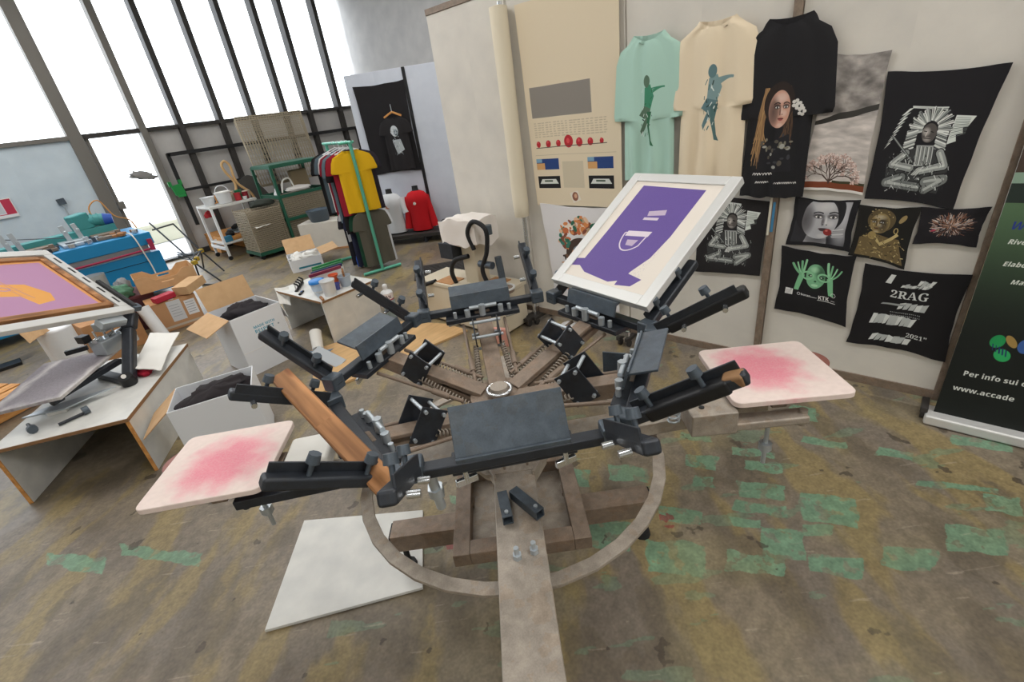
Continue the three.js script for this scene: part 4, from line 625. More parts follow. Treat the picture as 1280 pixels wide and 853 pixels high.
{ // white shelf trolley with tubs
  const t = thing('shelf_trolley', 'white steel trolley with two shelves below the grey infill wall', 'trolley', [2.8, 0, -8.95]);
  const w = 0.74, d = 0.66;
  obj('top_shelf', [bx(w, 0.035, d, 0, 0.845, 0)], M.laminate, t); obj('lower_shelf', bx(w, 0.03, d, 0, 0.27, 0), M.laminate, t); obj('middle_rail', [bx(w, 0.03, 0.03, 0, 0.19, -d / 2 + 0.02), bx(0.03, 0.05, d, -w / 2, 0.2, 0)], M.whitePlastic, t);
  for (const a of [-1, 1]) for (const b of [-1, 1]) { obj('leg', bx(0.035, 0.78, 0.035, a * (w / 2 - 0.018), 0.46, b * (d / 2 - 0.018)), M.whitePlastic, t); obj('castor', [rod([a * (w / 2 - 0.02), 0.035, b * (d / 2 - 0.03)], [a * (w / 2 - 0.02), 0.035, b * (d / 2 - 0.01)], 0.035, 0.035, 12), bx(0.02, 0.05, 0.02, a * (w / 2 - 0.02), 0.06, b * (d / 2 - 0.02))], M.black, t); }
  const T = 0.864, tub = (name, label, cat, x, z, r0, r1, h, m, extra) => { const g = thing(name, label, cat, [2.8 + x, T, -8.95 + z]); obj('body', lathe([[0, 0.004], [r0, 0.004], [r1, h], [r1 + 0.006, h], [r1 + 0.006, h - 0.012], [r1 - 0.006, h - 0.01], [r0 - 0.006, 0.01], [0, 0.01]], 24), m, g); extra?.(g); return g; };
  tub('plastic_tub', 'wide white plastic tub on the corner of the shelf trolley', 'tub', -0.27, 0.08, 0.07, 0.1, 0.14, M.whitePlastic);
  tub('bucket', 'white lidded bucket with an arched handle on the shelf trolley', 'bucket', -0.06, 0.18, 0.1, 0.115, 0.17, M.whitePlastic, (g) => { obj('lid', move(new THREE.CylinderGeometry(0.12, 0.12, 0.015, 24), 0, 0.175, 0), M.paper, g); obj('handle', new THREE.TorusGeometry(0.1, 0.006, 8, 20, Math.PI).translate(0, 0.175, 0), M.whitePlastic, g); });
  tub('ink_can', 'cream ink can behind the red can on the trolley', 'can', 0.09, 0.04, 0.06, 0.06, 0.15, std(0xd9cdb4, 0.5));
  tub('ink_can', 'red ink can beside the white bucket on the trolley', 'can', 0.14, 0.2, 0.05, 0.05, 0.12, std(0xb92a34, 0.5));
  tub('ink_can', 'green ink can behind the red pots on the trolley', 'can', 0.215, 0.05, 0.05, 0.05, 0.15, std(0x1f7a52, 0.5));
  tub('ink_pot', 'dark red ink pot beside the small white jar on the trolley', 'pot', 0.27, 0.18, 0.045, 0.045, 0.11, std(0x8f1f2e, 0.5));
  tub('white_jar', 'tiny white jar at the edge of the trolley', 'jar', 0.22, 0.27, 0.03, 0.03, 0.05, M.whitePlastic);
  tub('ink_can', 'ivory ink can at the end of the trolley next to the loop', 'can', 0.33, 0.08, 0.055, 0.055, 0.12, std(0xe2d6c4, 0.5));
  const j = thing('picture_frame', 'small pine frame standing between the tub and bucket on the trolley', 'frame', [2.64, T, -9.0], 0.3); for (const s of [-1, 1]) { obj('stile', bx(0.015, 0.13, 0.02, s * 0.05, 0.065, 0), M.pine, j); obj('rail', bx(0.085, 0.015, 0.02, 0, s > 0 ? 0.122 : 0.008, 0), M.pine, j); }
  tag(obj('pump_spray', [move(heap(0.1, 0.12, 0.1, 4), 2.72, T, -9.1)], M.black), 'small black cloth lump behind the bucket on the trolley', 'cloth');
  tag(obj('wooden_loop', tube([[3.02, T + 0.02, -9.1], [3.08, 1.0, -9.12], [3.1, 1.12, -9.12], [3.02, 1.3, -9.12], [3.0, 1.42, -9.12], [3.06, 1.47, -9.12], [3.12, 1.4, -9.12], [3.12, 1.22, -9.12], [3.14, 1.1, -9.12], [3.2, 1.02, -9.12], [3.3, 0.9, -9.12], [3.36, 0.5, -9.1], [3.37, 0.03, -9.1]], 0.021, 70, 8), M.ply), 'tall bent pale wood loop standing behind the trolley', 'wooden loop');
  const bt = thing('parts_tray', 'shallow wooden tray of tools on the lower shelf of the trolley', 'tray', [2.72, 0.287, -8.9], 0.1); obj('tray', [bx(0.45, 0.02, 0.4, 0, 0.012, 0), bx(0.45, 0.06, 0.015, 0, 0.04, 0.2), bx(0.45, 0.06, 0.015, 0, 0.04, -0.2), bx(0.015, 0.06, 0.4, 0.22, 0.04, 0), bx(0.015, 0.06, 0.4, -0.22, 0.04, 0)], M.pine, bt);
  tag(obj('black_shoe_brush', move(heap(0.14, 0.12, 0.1, 6), 2.62, 0.355, -8.78), M.black), 'round black brush lying in the tool tray on the trolley', 'brush');
  const br = thing('metal_bracket', 'flat grey metal bracket lying across the tool tray', 'bracket', [2.83, 0.37, -8.9], 0.4); obj('plate', [bx(0.3, 0.012, 0.2, 0, 0.01, 0), bx(0.3, 0.07, 0.012, 0, 0.04, -0.1), bx(0.1, 0.03, 0.06, 0.05, 0.03, 0.02)], M.zinc, br); obj('clamp', [bx(0.14, 0.05, 0.08, -0.02, 0.09, -0.05, 0, 0.3, 0.2, 0.01)], M.black, br);
  tag(obj('blue_pouch', bx(0.12, 0.09, 0.08, 2.53, 0.335, -8.68, 0, 0.2), std(0x3b83a6, 0.7)), 'small blue box at the corner of the lower trolley shelf', 'box');
  tag(obj('red_bag', move(heap(0.16, 0.14, 0.06, 9), 2.5, 0.68, -9.0), std(0xb3202c, 0.6)), 'red bag hanging under the top of the trolley', 'bag');
  // wooden pallet behind
  const wp = thing('wooden_pallet', 'orange wooden pallet leaning low behind the trolley', 'pallet', [2.98, 0.0, -9.68], 0.0);
  for (let i = 0; i < 5; i++) obj('slat', bx(0.85, 0.022, 0.09, 0, 0.31, -0.24 + i * 0.12), M.pine, wp); for (const x of [-0.38, 0, 0.38]) { obj('block', bx(0.08, 0.28, 0.56, x, 0.155, 0), M.pine, wp); }
}
{ // dark ironing board leaning on the wall
  const b = thing('leaning_board', 'dark grey padded board leaning between the trolley and the drying rack', 'board', [3.55, 0, -9.2]);
  const g = extrude(roundedRect(0.36, 1.15, 0.12), 0.03, 0.005); g.rotateZ(0.42).rotateX(-0.22).translate(0, 0.62, -0.1); obj('pad', g, cloth(0x4c4a48), b); obj('leg', [rod([0.2, 0.02, 0.1], [0.0, 0.6, -0.06], 0.012), rod([0.3, 0.02, 0.05], [0.05, 0.6, -0.06], 0.012)], M.zinc, b);
  const bottle = thing('spray_bottle', 'white spray bottle with a dark label behind the wire trays', 'bottle', [3.35, 0.77, -8.2], 0.3); obj('body', lathe([[0, 0], [0.045, 0], [0.05, 0.12], [0.02, 0.17], [0.018, 0.2], [0, 0.2]], 16), M.whitePlastic, bottle); obj('label', move(new THREE.CylinderGeometry(0.0505, 0.0485, 0.05, 16, 1, true), 0, 0.06, 0), std(0x3a4560, 0.7), bottle);
}
function wireTray(w, d, n, m, name, parent, y, tilt = 0) {
  const gs = [bx(w, 0.014, 0.014, 0, 0, d / 2, 0, 0, 0, 0), bx(w, 0.014, 0.014, 0, 0, -d / 2, 0, 0, 0, 0), bx(0.014, 0.014, d, w / 2, 0, 0, 0, 0, 0, 0), bx(0.014, 0.014, d, -w / 2, 0, 0, 0, 0, 0, 0)];
  for (let i = 1; i < n; i++) gs.push(bx(0.006, 0.006, d, -w / 2 + w * i / n, 0, 0, 0, 0, 0, 0)); for (let i = 1; i < n / 2; i++) gs.push(bx(w, 0.006, 0.006, 0, 0, -d / 2 + d * i / (n / 2), 0, 0, 0, 0));
  const o = obj(name, gs, m, parent); o.position.y = y; o.rotation.x = tilt; return o;
}
{ // drying racks
  const a = thing('drying_rack', 'low stack of brown wire drying trays on a wheeled green base', 'drying rack', [2.95, 0, -8.2]);
  for (let i = 0; i < 22; i++) wireTray(0.52, 0.55, 12, M.wire, 'wire_tray', a, 0.13 + i * 0.029);
  obj('base', [bx(0.56, 0.05, 0.6, 0, 0.09, 0)], M.green, a); for (const s of [-1, 1]) for (const q of [-1, 1]) obj('castor', rod([s * 0.24, 0.035, q * 0.24 - 0.012], [s * 0.24, 0.035, q * 0.24 + 0.012], 0.035, 0.035, 14), M.black, a);
  obj('corner_post', [-1, 1].flatMap((s) => [bx(0.012, 0.68, 0.012, s * 0.262, 0.44, 0.27), bx(0.012, 0.68, 0.012, s * 0.262, 0.44, -0.27)]), M.wire, a);
  tag(obj('paper_sheet', sheet([2.72, 0.52, -8.0], [2.95, 0.5, -8.05], [2.98, 0.5, -7.9], [2.74, 0.49, -7.88], { wave: 0.01 }), M.paper), 'crumpled white sheet lying half way up the low wire trays', 'paper');
  tag(obj('dark_rag', move(heap(0.38, 0.14, 0.26, 12), 3.03, 0.775, -8.1), cloth(0x30352f)), 'dark green rag heaped on top of the low wire trays', 'rag');
  const b = thing('drying_rack', 'tall green framed drying rack with raised wire trays', 'drying rack', [3.68, 0, -8.25]);
  const w = 0.86, d = 0.7;
  for (const s of [-1, 1]) for (const q of [-1, 1]) obj('post', bx(0.04, 1.24, 0.04, s * w / 2, 0.7, q * d / 2), M.green, b);
  for (const y of [0.09, 0.5, 0.86, 1.31]) obj('rail', [bx(w, 0.05, 0.03, 0, y, d / 2), bx(w, 0.05, 0.03, 0, y, -d / 2), bx(0.03, 0.05, d, w / 2, y, 0), bx(0.03, 0.05, d, -w / 2, y, 0)], M.green, b);
  obj('top_sheet', bx(w, 0.012, d, 0, 1.335, 0), M.green, b);
  for (let i = 0; i < 24; i++) wireTray(w - 0.06, d - 0.06, 14, M.wire, 'wire_tray', b, 0.13 + i * 0.03); 
  for (let i = 0; i < 3; i++) { const o = wireTray(w + 0.25, 1.05, 24, M.wire, 'raised_tray', b, 1.55 - i * 0.02, Math.PI / 2 - 0.1 - i * 0.05); o.position.z = -0.45 - i * 0.06; o.position.x = 0.2 + 0.02 * i; }
  for (const s of [-1, 1]) for (const q of [-1, 1]) obj('castor', rod([s * 0.38, 0.035, q * 0.3 - 0.012], [s * 0.38, 0.035, q * 0.3 + 0.012], 0.035, 0.035, 14), M.black, b);
  tag(obj('white_cloth', move(heap(0.42, 0.1, 0.26, 15), 3.66, 0.895, -8.05), cloth(0xdcd8d4)), 'white cloth folded inside the tall green rack', 'cloth');
  tag(obj('wire_hanger', tube([[3.38, 0.9, -8.05], [3.45, 1.08, -8.05], [3.55, 1.1, -8.05], [3.6, 0.95, -8.05]], 0.012, 20), M.paper), 'white plastic arch standing inside the tall green rack', 'arch');
  const g = thing('grey_bin', 'pale grey low cupboard between the green rack and the clothes rail', 'cupboard', [3.62, 0, -7.36], -0.9); obj('body', bx(0.78, 0.42, 0.4, 0, 0.23, 0), M.panel, g); obj('plinth', bx(0.8, 0.03, 0.42, 0, 0.015, 0), M.cardDark, g);
  const k = thing('grey_basin', 'blue grey plastic basin on the low cupboard', 'basin', [3.55, 0.44, -7.4], -0.9); obj('body', lathe([[0, 0], [0.13, 0], [0.17, 0.18], [0.18, 0.18], [0.14, 0.008], [0, 0.008]], 20), std(0x55626e, 0.6), k); obj('rim_cloth', move(heap(0.24, 0.12, 0.2, 18), 0, 0.1, 0), cloth(0x4a5864), k);
  const c = thing('beige_sack', 'beige folded sack on the rear rail of the green rack', 'sack', [3.86, 0.89, -8.35]); obj('body', bx(0.3, 0.3, 0.12, 0, 0.15, 0, 0, 0, 0, 0.04), cloth(0xa08f72), c);
}
// clothes rail
{
  const O = V(3.13, 0, -5.24), TH = -0.25, t = thing('clothes_rail', 'mint green tubular clothes rail crowded with shirts', 'clothes rail', [O.x, 0, O.z], TH);
  obj('upright', rod([0, 0.02, 0], [0, 1.55, 0], 0.02, 0.02, 14), M.mint, t); obj('upright', rod([0, 0.02, -1.05], [0, 1.55, -1.05], 0.02, 0.02, 14), M.mint, t);
  obj('top_bar', [rod([0, 1.55, 0.07], [0, 1.55, -1.2], 0.018, 0.018, 14), rod([-0.12, 1.55, -0.02], [0.05, 1.55, -0.02], 0.014)], M.mint, t); obj('lower_bar', rod([0, 0.84, 0], [0, 0.84, -1.05], 0.014, 0.014, 12), M.mint, t);
  for (const z of [0, -1.05]) obj('foot', [rod([-0.25, 0.025, z], [0.25, 0.025, z], 0.02, 0.02, 12)], M.mint, t);
  const at = (x, y, z) => [O.x + x * Math.cos(TH) + z * Math.sin(TH), y, O.z - x * Math.sin(TH) + z * Math.cos(TH)];
  const G = [['bright yellow shirt at the front of the clothes rail', 0xe0b012, -0.01, -0.05, -0.2, 0.38, 0.7, {}], ['dark plum shirt right behind the yellow one', 0x2a2430, 0.05, -0.12, -0.16, 0.42, 0.72, {}], ['crimson shirt showing below the yellow sleeve', 0x9c1a30, -0.03, -0.2, -0.1, 0.4, 0.74, {}], ['purple patterned shirt with a pale stripe on the clothes rail', 0x5a4674, -0.02, -0.25, 0, 0.4, 0.72, {}], ['black shirt with a long tail on the clothes rail', 0x1d1b20, -0.02, -0.33, 0, 0.4, 0.98, {}], ['faded denim shirt on the clothes rail', 0x6d7f8c, -0.03, -0.42, 0, 0.4, 0.84, {}], ['dark red shirt between the denim and black ones', 0x8a1c30, -0.02, -0.52, 0, 0.42, 0.78, {}], ['white shirt deep in the row of the clothes rail', 0xd8d6d6, -0.02, -0.61, 0, 0.4, 0.72, {}], ['slate blue shirt towards the far end of the clothes rail', 0x54646e, -0.03, -0.72, 0, 0.42, 0.74, {}], ['charcoal shirt second from the far end of the clothes rail', 0x3a3a3e, -0.02, -0.82, 0, 0.42, 0.76, {}], ['black jacket last on the far end of the clothes rail', 0x17171b, -0.02, -0.94, 0, 0.44, 0.8, {}]];
  G.forEach(([label, c, x, z, r, w, h, o], i) => { const m = obj('hung_shirt', garment(w, h, { sleeve: 0.085, sleeveLen: 0.34, thick: 0.05, fold: 0.012, s: i * 2.7 + 1, ...o }), cloth(c)); m.position.set(...at(x, 1.47, z)); m.rotation.y = TH + r; tag(m, label, 'shirt', 'shirts on the clothes rail'); });
  const B = [['olive grey shirt hanging from the lower bar of the rail', 0x59554a, 0.03, -0.06, 0.37, 0.7], ['white shirt behind the olive one on the lower bar', 0xdfe3e8, 0.08, -0.15, 0.38, 0.72], ['dark green trimmed shirt on the lower bar', 0x1e4a36, 0.05, -0.24, 0.4, 0.74], ['navy trousers like garment on the lower bar', 0x20243c, -0.02, -0.36, 0.34, 0.74], ['black and white shirt deep on the lower bar', 0xcfcfd2, -0.02, -0.5, 0.34, 0.42], ['black sports shirt with blue hem on the lower bar', 0x1c1c24, -0.02, -0.62, 0.34, 0.78]];
  B.forEach(([label, c, x, z, w, h], i) => { const m = obj('hung_shirt', garment(w, h, { sleeve: 0.07, sleeveLen: 0.34, thick: 0.05, fold: 0.01, s: i * 3.1 + 40 }), cloth(c)); m.position.set(...at(x, 0.785, z)); m.rotation.y = TH; tag(m, label, 'shirt', 'shirts on the lower bar of the clothes rail'); });
  tag(obj('blue_sock', move(heap(0.09, 0.3, 0.07, 21, 10, 0.12), ...at(-0.14, 0.02, -0.45)), cloth(0x1f4fae)), 'bright blue cloth end hanging low beside the clothes rail', 'cloth');
  for (const [x, z, l] of [[0, -0.12, 'white wire hanger hooked behind the yellow shirt'], [0, -0.3, 'white wire hanger hooked behind the purple shirt'], [0, -0.48, 'white wire hanger hooked behind the denim shirt'], [0, -0.68, 'white wire hanger hooked beside the white shirt']]) { const h = thing('clothes_hanger', l, 'hanger', at(x, 1.57, z), TH, 'hangers on the clothes rail'); obj('hook', tube([[0.015, -0.02, 0], [0.0, 0.005, 0], [-0.02, -0.01, 0], [-0.005, -0.04, 0], [0, -0.07, 0]], 0.004, 16), M.whitePlastic, h); obj('shoulders', [rod([0, -0.07, 0], [0.17, -0.13, 0], 0.006), rod([0, -0.07, 0], [-0.17, -0.13, 0], 0.006), rod([0.17, -0.13, 0], [-0.17, -0.13, 0], 0.005)], M.whitePlastic, h); }
}
{ // display wall with black cloth and two dress-form torsos
  const O = [4.55, 0, -6.1], TH = -0.927, at = (x, y, z) => [O[0] + x * Math.cos(TH) + z * Math.sin(TH), y, O[2] - x * Math.sin(TH) + z * Math.cos(TH)];
  const t = thing('partition', 'pale blue grey partition behind the two torso forms', 'partition', O, TH);
  obj('board', bx(0.86, 2.3, 0.04, -0.27, 1.2, -0.06), M.panelCool, t); obj('board', bx(1.1, 2.3, 0.04, 0.74, 1.2, -0.06), M.panelCool, t); obj('post', bx(0.04, 2.35, 0.05, 0.165, 1.175, -0.05), M.black, t);
  tag(obj('black_cloth', sheet(at(-0.6, 2.2, -0.03), at(0.15, 2.2, -0.03), at(0.15, 1.0, -0.03), at(-0.58, 1.0, -0.03), { wave: 0.012, sag: 0.02, s: 31 }), cloth(0x1b191c)), 'large black cloth draped over the partition behind a black shirt', 'cloth');
  const tx = canvasTex(384, 512, (x, w, h) => { x.fillStyle = '#1b181b'; x.fillRect(0, 0, w, h); oval('#c9d0d4', x, w * 0.47, h * 0.26, 40, 52); oval('#8d9aa2', x, w * 0.5, h * 0.29, 24, 32); oval('#24262a', x, w * 0.46, h * 0.27, 6, 4); oval('#24262a', x, w * 0.54, h * 0.27, 6, 4); oval('#3a3032', x, w * 0.5, h * 0.33, 10, 4); paint('#aeb6ba', [[w * 0.36, h * 0.42], [w * 0.6, h * 0.42], [w * 0.66, h * 0.62], [w * 0.44, h * 0.7]], x); lines(x, 40, () => { const a = w * rr(0.36, 0.64), b = h * rr(0.2, 0.68); return [[a, b], [a + rr(-8, 8), b + rr(6, 20)]]; }, 4, ['#dfe4e6', '#4a5258', '#94a0a6']); });
  const s = obj('hung_shirt', garment(0.36, 0.72, { sleeve: 0.08, sleeveLen: 0.32, thick: 0.03, fold: 0.006, s: 33 }), printed(tx)); s.position.set(...at(-0.1, 1.76, 0.04)); s.rotation.y = TH; tag(s, 'black shirt with a pale portrait print on the black cloth', 'shirt');
  const h = thing('clothes_hanger', 'pale wooden hanger holding the black portrait shirt', 'hanger', at(-0.1, 1.82, 0.03), TH); obj('hook', rod([0, 0, 0], [0, 0.1, 0], 0.005), M.zinc, h); obj('shoulders', [bar([0, 0, 0], [0.13, -0.06, 0], 0.02, 0.025), bar([0, 0, 0], [-0.13, -0.06, 0], 0.02, 0.025)], M.pine, h);
  const shelf = thing('low_platform', 'low dark platform carrying the torso forms', 'platform', O, TH); obj('deck', bx(1.35, 0.05, 0.42, 0.08, 0.12, 0.2), M.frameDark, shelf); for (const x of [-0.55, 0.1, 0.7]) obj('leg', [bx(0.04, 0.1, 0.36, x, 0.05, 0.2)], M.dark, shelf);
  const torso = (label, x, cloth_, long) => {
    const g = thing('dress_form', label, 'mannequin', at(x, 0.146, 0.2), TH);
    const b = lathe([[0, 0.0], [0.12, 0.0], [0.125, 0.1], [0.115, 0.25], [0.14, 0.42], [0.15, 0.5], [0.1, 0.57], [0.045, 0.6], [0.04, 0.66], [0.045, 0.665], [0, 0.67]], 24); b.scale(1.1, 1, 0.7); obj('body', b, M.rubber, g);
    const sh = lathe([[0.142, 0.02], [0.14, 0.1], [0.128, 0.25], [0.156, 0.42], [0.165, 0.5], [0.11, 0.575], [0.055, 0.6]], 28); sh.scale(1.12, 1, 0.72);
    const p = sh.attributes.position; for (let i = 0; i < p.count; i++) { const k = 1 + 0.03 * noise.noise(p.getX(i) * 14, p.getY(i) * 8, p.getZ(i) * 14); p.setXYZ(i, p.getX(i) * k, p.getY(i), p.getZ(i) * k); } sh.computeVertexNormals();
    obj('shirt_body', sh, cloth_, g); for (const s2 of [-1, 1]) obj('sleeve', [rod([s2 * 0.15, 0.52, 0], [s2 * 0.21, long ? 0.06 : 0.3, 0.02], long ? 0.035 : 0.06, 0.055, 14)], cloth_, g);
    return g;
  };
  const w1 = torso('white shirt on a dark torso form before the partition', -0.36, cloth(0xd9dce0), false); obj('print', bx(0.07, 0.05, 0.004, -0.03, 0.42, 0.108), std(0xc58a72, 0.8), w1);
  const r1 = torso('red long sleeved shirt on a dark torso form', 0.05, cloth(0xc0101c), true); obj('badge', move(new THREE.CylinderGeometry(0.022, 0.022, 0.004, 18), -0.02, 0.43, 0.116, Math.PI / 2), M.paper, r1);
  const fl = thing('red_flower', 'small red artificial flower on the end of the platform', 'flower', at(0.45, 0.146, 0.2), TH); obj('blossom', move(heap(0.1, 0.09, 0.09, 35, 10, 0.6), 0, 0.03, 0), std(0x8f1826, 0.7), fl); obj('stem', tube([[0, 0.04, 0], [-0.05, 0.13, 0], [-0.1, 0.11, 0]], 0.006, 12), M.frameDark, fl);
}
{ // cream machine with draped cloth before the first panel
  const t = thing('dosing_machine', 'cream machine with hoses and a cloth covered head before the panel', 'machine', [2.57, 0, -2.96]);
  const cream = std(0xcfc4ae, 0.6);
  obj('cabinet', [bx(0.34, 0.34, 0.98, 0, 0.19, 0, 0, 0, 0, 0.015)], cream, t); obj('top_plate', [bx(0.36, 0.03, 1.0, 0, 0.375, 0)], cream, t); obj('foot', [[-1, -1], [-1, 1], [1, -1], [1, 1]].map(([a, b]) => bx(0.05, 0.03, 0.05, a * 0.15, 0.015, b * 0.44)), M.black, t);
  obj('column', [bx(0.14, 0.42, 0.16, 0.02, 0.59, 0.1, 0, 0, 0, 0.01)], cream, t); obj('head', bx(0.2, 0.14, 0.36, 0, 0.83, 0.1, 0, 0, 0, 0.01), cream, t); obj('control_box', bx(0.12, 0.13, 0.16, -0.08, 0.68, -0.07), M.dark, t);
  const g2 = new THREE.BoxGeometry(0.26, 0.19, 0.42, 8, 6, 12), gp = g2.attributes.position; for (let i = 0; i < gp.count; i++) { const X = gp.getX(i), Y2 = gp.getY(i), Z = gp.getZ(i), q = noise.noise(X * 9, Y2 * 9, Z * 9), low = Y2 < -0.08 ? 0.07 * noise.noise(Z * 7 + 3, X * 7, 1) : 0; gp.setXYZ(i, X * (1 + 0.1 * q) , Y2 + 0.035 * q + low + (Z < 0 ? 0.1 * Z : 0), Z * (1 + 0.06 * q)); } const g3 = toCreasedNormals(g2.toNonIndexed(), 0.6); obj('cloth_cover', move(g3, 0, 0.85, 0.1), cloth(0xe9e2dc), t);
  const up0 = t.children.length;
  obj('hose', tube([[-0.12, 0.72, 0.16], [-0.14, 0.86, 0.14], [-0.14, 0.95, 0.22], [-0.13, 0.9, 0.33], [-0.12, 0.72, 0.3], [-0.12, 0.56, 0.22], [-0.1, 0.42, 0.24]], 0.018, 40, 8), M.rubber, t); obj('hose', tube([[-0.12, 0.66, 0.08], [-0.16, 0.62, -0.05], [-0.14, 0.5, -0.14], [-0.1, 0.39, -0.16]], 0.02, 24, 8), M.rubber, t); obj('hose', tube([[-0.2, 0.22, -0.52], [-0.22, 0.34, -0.5], [-0.16, 0.4, -0.36]], 0.018, 18, 8), M.rubber, t);
  for (const q of [[[-0.1, 0.6, 0.18], [-0.1, 0.6, 0.32], 0.03], [[-0.1, 0.85, 0.33], [-0.1, 0.92, 0.33], 0.03], [[-0.05, 0.66, 0.34], [-0.05, 0.45, 0.36], 0.028]]) obj('valve', rod(...q), M.slate, t);
  obj('gauge', [move(new THREE.CylinderGeometry(0.075, 0.075, 0.03, 26), -0.08, 0.405, 0.4)], M.brownSteel, t); obj('gauge_rim', new THREE.TorusGeometry(0.075, 0.01, 8, 28).rotateX(Math.PI / 2).translate(-0.08, 0.42, 0.4), M.alu, t);
  t.children.slice(up0).forEach((o) => { o.position.z += 0.1; });
  obj('waste_well', [bx(0.16, 0.01, 0.2, -0.08, 0.393, -0.16), bx(0.16, 0.01, 0.18, 0.06, 0.393, 0.28)], M.cardDark, t);
  tag(obj('pink_paper', bx(0.03, 0.16, 0.16, 2.3, 0.08, -2.42, 0, 0.3, 0.1), std(0xd79a8c, 0.8)), 'pink card standing at the foot of the cream machine', 'card');
  tag(obj('white_rag', move(heap(0.2, 0.08, 0.14, 44), 2.78, 0.0, -2.1), cloth(0xe0dfe0)), 'white rag on the floor below the flower crown print', 'rag');
}
{ // floor grate and bottle
  const g = thing('floor_grate', 'dark slatted floor grate set before the far panels', 'grate', [3.5, 0, -4.44], -0.7); obj('rim', [bx(0.72, 0.012, 0.03, 0, 0.006, 0.26), bx(0.72, 0.012, 0.03, 0, 0.006, -0.26), bx(0.03, 0.012, 0.55, 0.36, 0.006, 0), bx(0.03, 0.012, 0.55, -0.36, 0.006, 0)], M.frameDark, g); obj('dark_sheet', bx(0.7, 0.002, 0.5, 0, 0.001, 0), M.black, g); for (let i = 0; i < 11; i++) obj('slat', bx(0.68, 0.01, 0.022, 0, 0.007, -0.225 + i * 0.045), M.frameDark, g);  // flat black sheet paints the darkness below the slats
  const b = thing('detergent_bottle', 'grey spray can with a white cap and printed collar on the floor', 'bottle', [2.26, 0, -3.83], 0.75);
  obj('body', lathe([[0, 0], [0.055, 0], [0.058, 0.01], [0.058, 0.19], [0, 0.19]], 24), std(0x9aa8a8, 0.4, 0.3), b);
  const tx = canvasTex(512, 96, (x, w, h) => { x.fillStyle = '#e6dede'; x.fillRect(0, 0, w, h); x.fillStyle = '#4a2228'; x.font = 'bold 60px sans-serif'; x.fillText('STYAN', 20, 66); x.fillText('STYAN', 276, 66); x.fillStyle = '#a84a5a'; x.fillRect(0, 78, w, 18); });
  obj('label', move(new THREE.CylinderGeometry(0.0585, 0.0585, 0.07, 24, 1, true), 0, 0.215, 0), std(0xffffff, 0.5, 0, { map: tx }), b); obj('shoulder', lathe([[0.058, 0.25], [0.05, 0.265], [0.02, 0.28], [0.018, 0.3], [0, 0.3]], 20), M.whitePlastic, b); obj('cap', lathe([[0, 0.29], [0.022, 0.29], [0.024, 0.325], [0.014, 0.335], [0, 0.335]], 16), M.whitePlastic, b);
}

// ---------------------------------------------------------------- cartons, tables and bench on the left
function carton(name, label, p, turn, w, h, d, m, flaps, o = {}) {      // open carton: walls with thickness, flaps [side, angle]
  const t = thing(name, label, 'box', p, turn), k = 0.006;
  obj('wall', [bx(w, h, k, 0, h / 2, d / 2, 0, 0, 0, 0.001)], o.front ?? m, t); obj('wall', bx(w, h, k, 0, h / 2, -d / 2, 0, 0, 0, 0.001), m, t);
  obj('wall', bx(k, h, d, w / 2, h / 2, 0, 0, 0, 0, 0.001), m, t); obj('wall', bx(k, h, d, -w / 2, h / 2, 0, 0, 0, 0, 0.001), m, t); obj('bottom', bx(w, k, d, 0, k / 2 + 0.001, 0, 0, 0, 0, 0.001), M.card, t);
  for (const [side, ang, len, mm] of flaps) {                        // hinge at the rim, angle from upright, outwards
    const horiz = side === 'front' || side === 'back', W = horiz ? w : d; const g = bx(W - 0.01, len, k, 0, len / 2, 0, 0, 0, 0, 0.001); g.rotateX(ang); if (side === 'back') g.rotateY(Math.PI); if (side === 'right') g.rotateY(Math.PI / 2); if (side === 'left') g.rotateY(-Math.PI / 2);
    g.translate(side === 'right' ? w / 2 : side === 'left' ? -w / 2 : 0, h, side === 'front' ? d / 2 : side === 'back' ? -d / 2 : 0); obj('flap', g, mm ?? M.card, t);
  }
  return t;
}
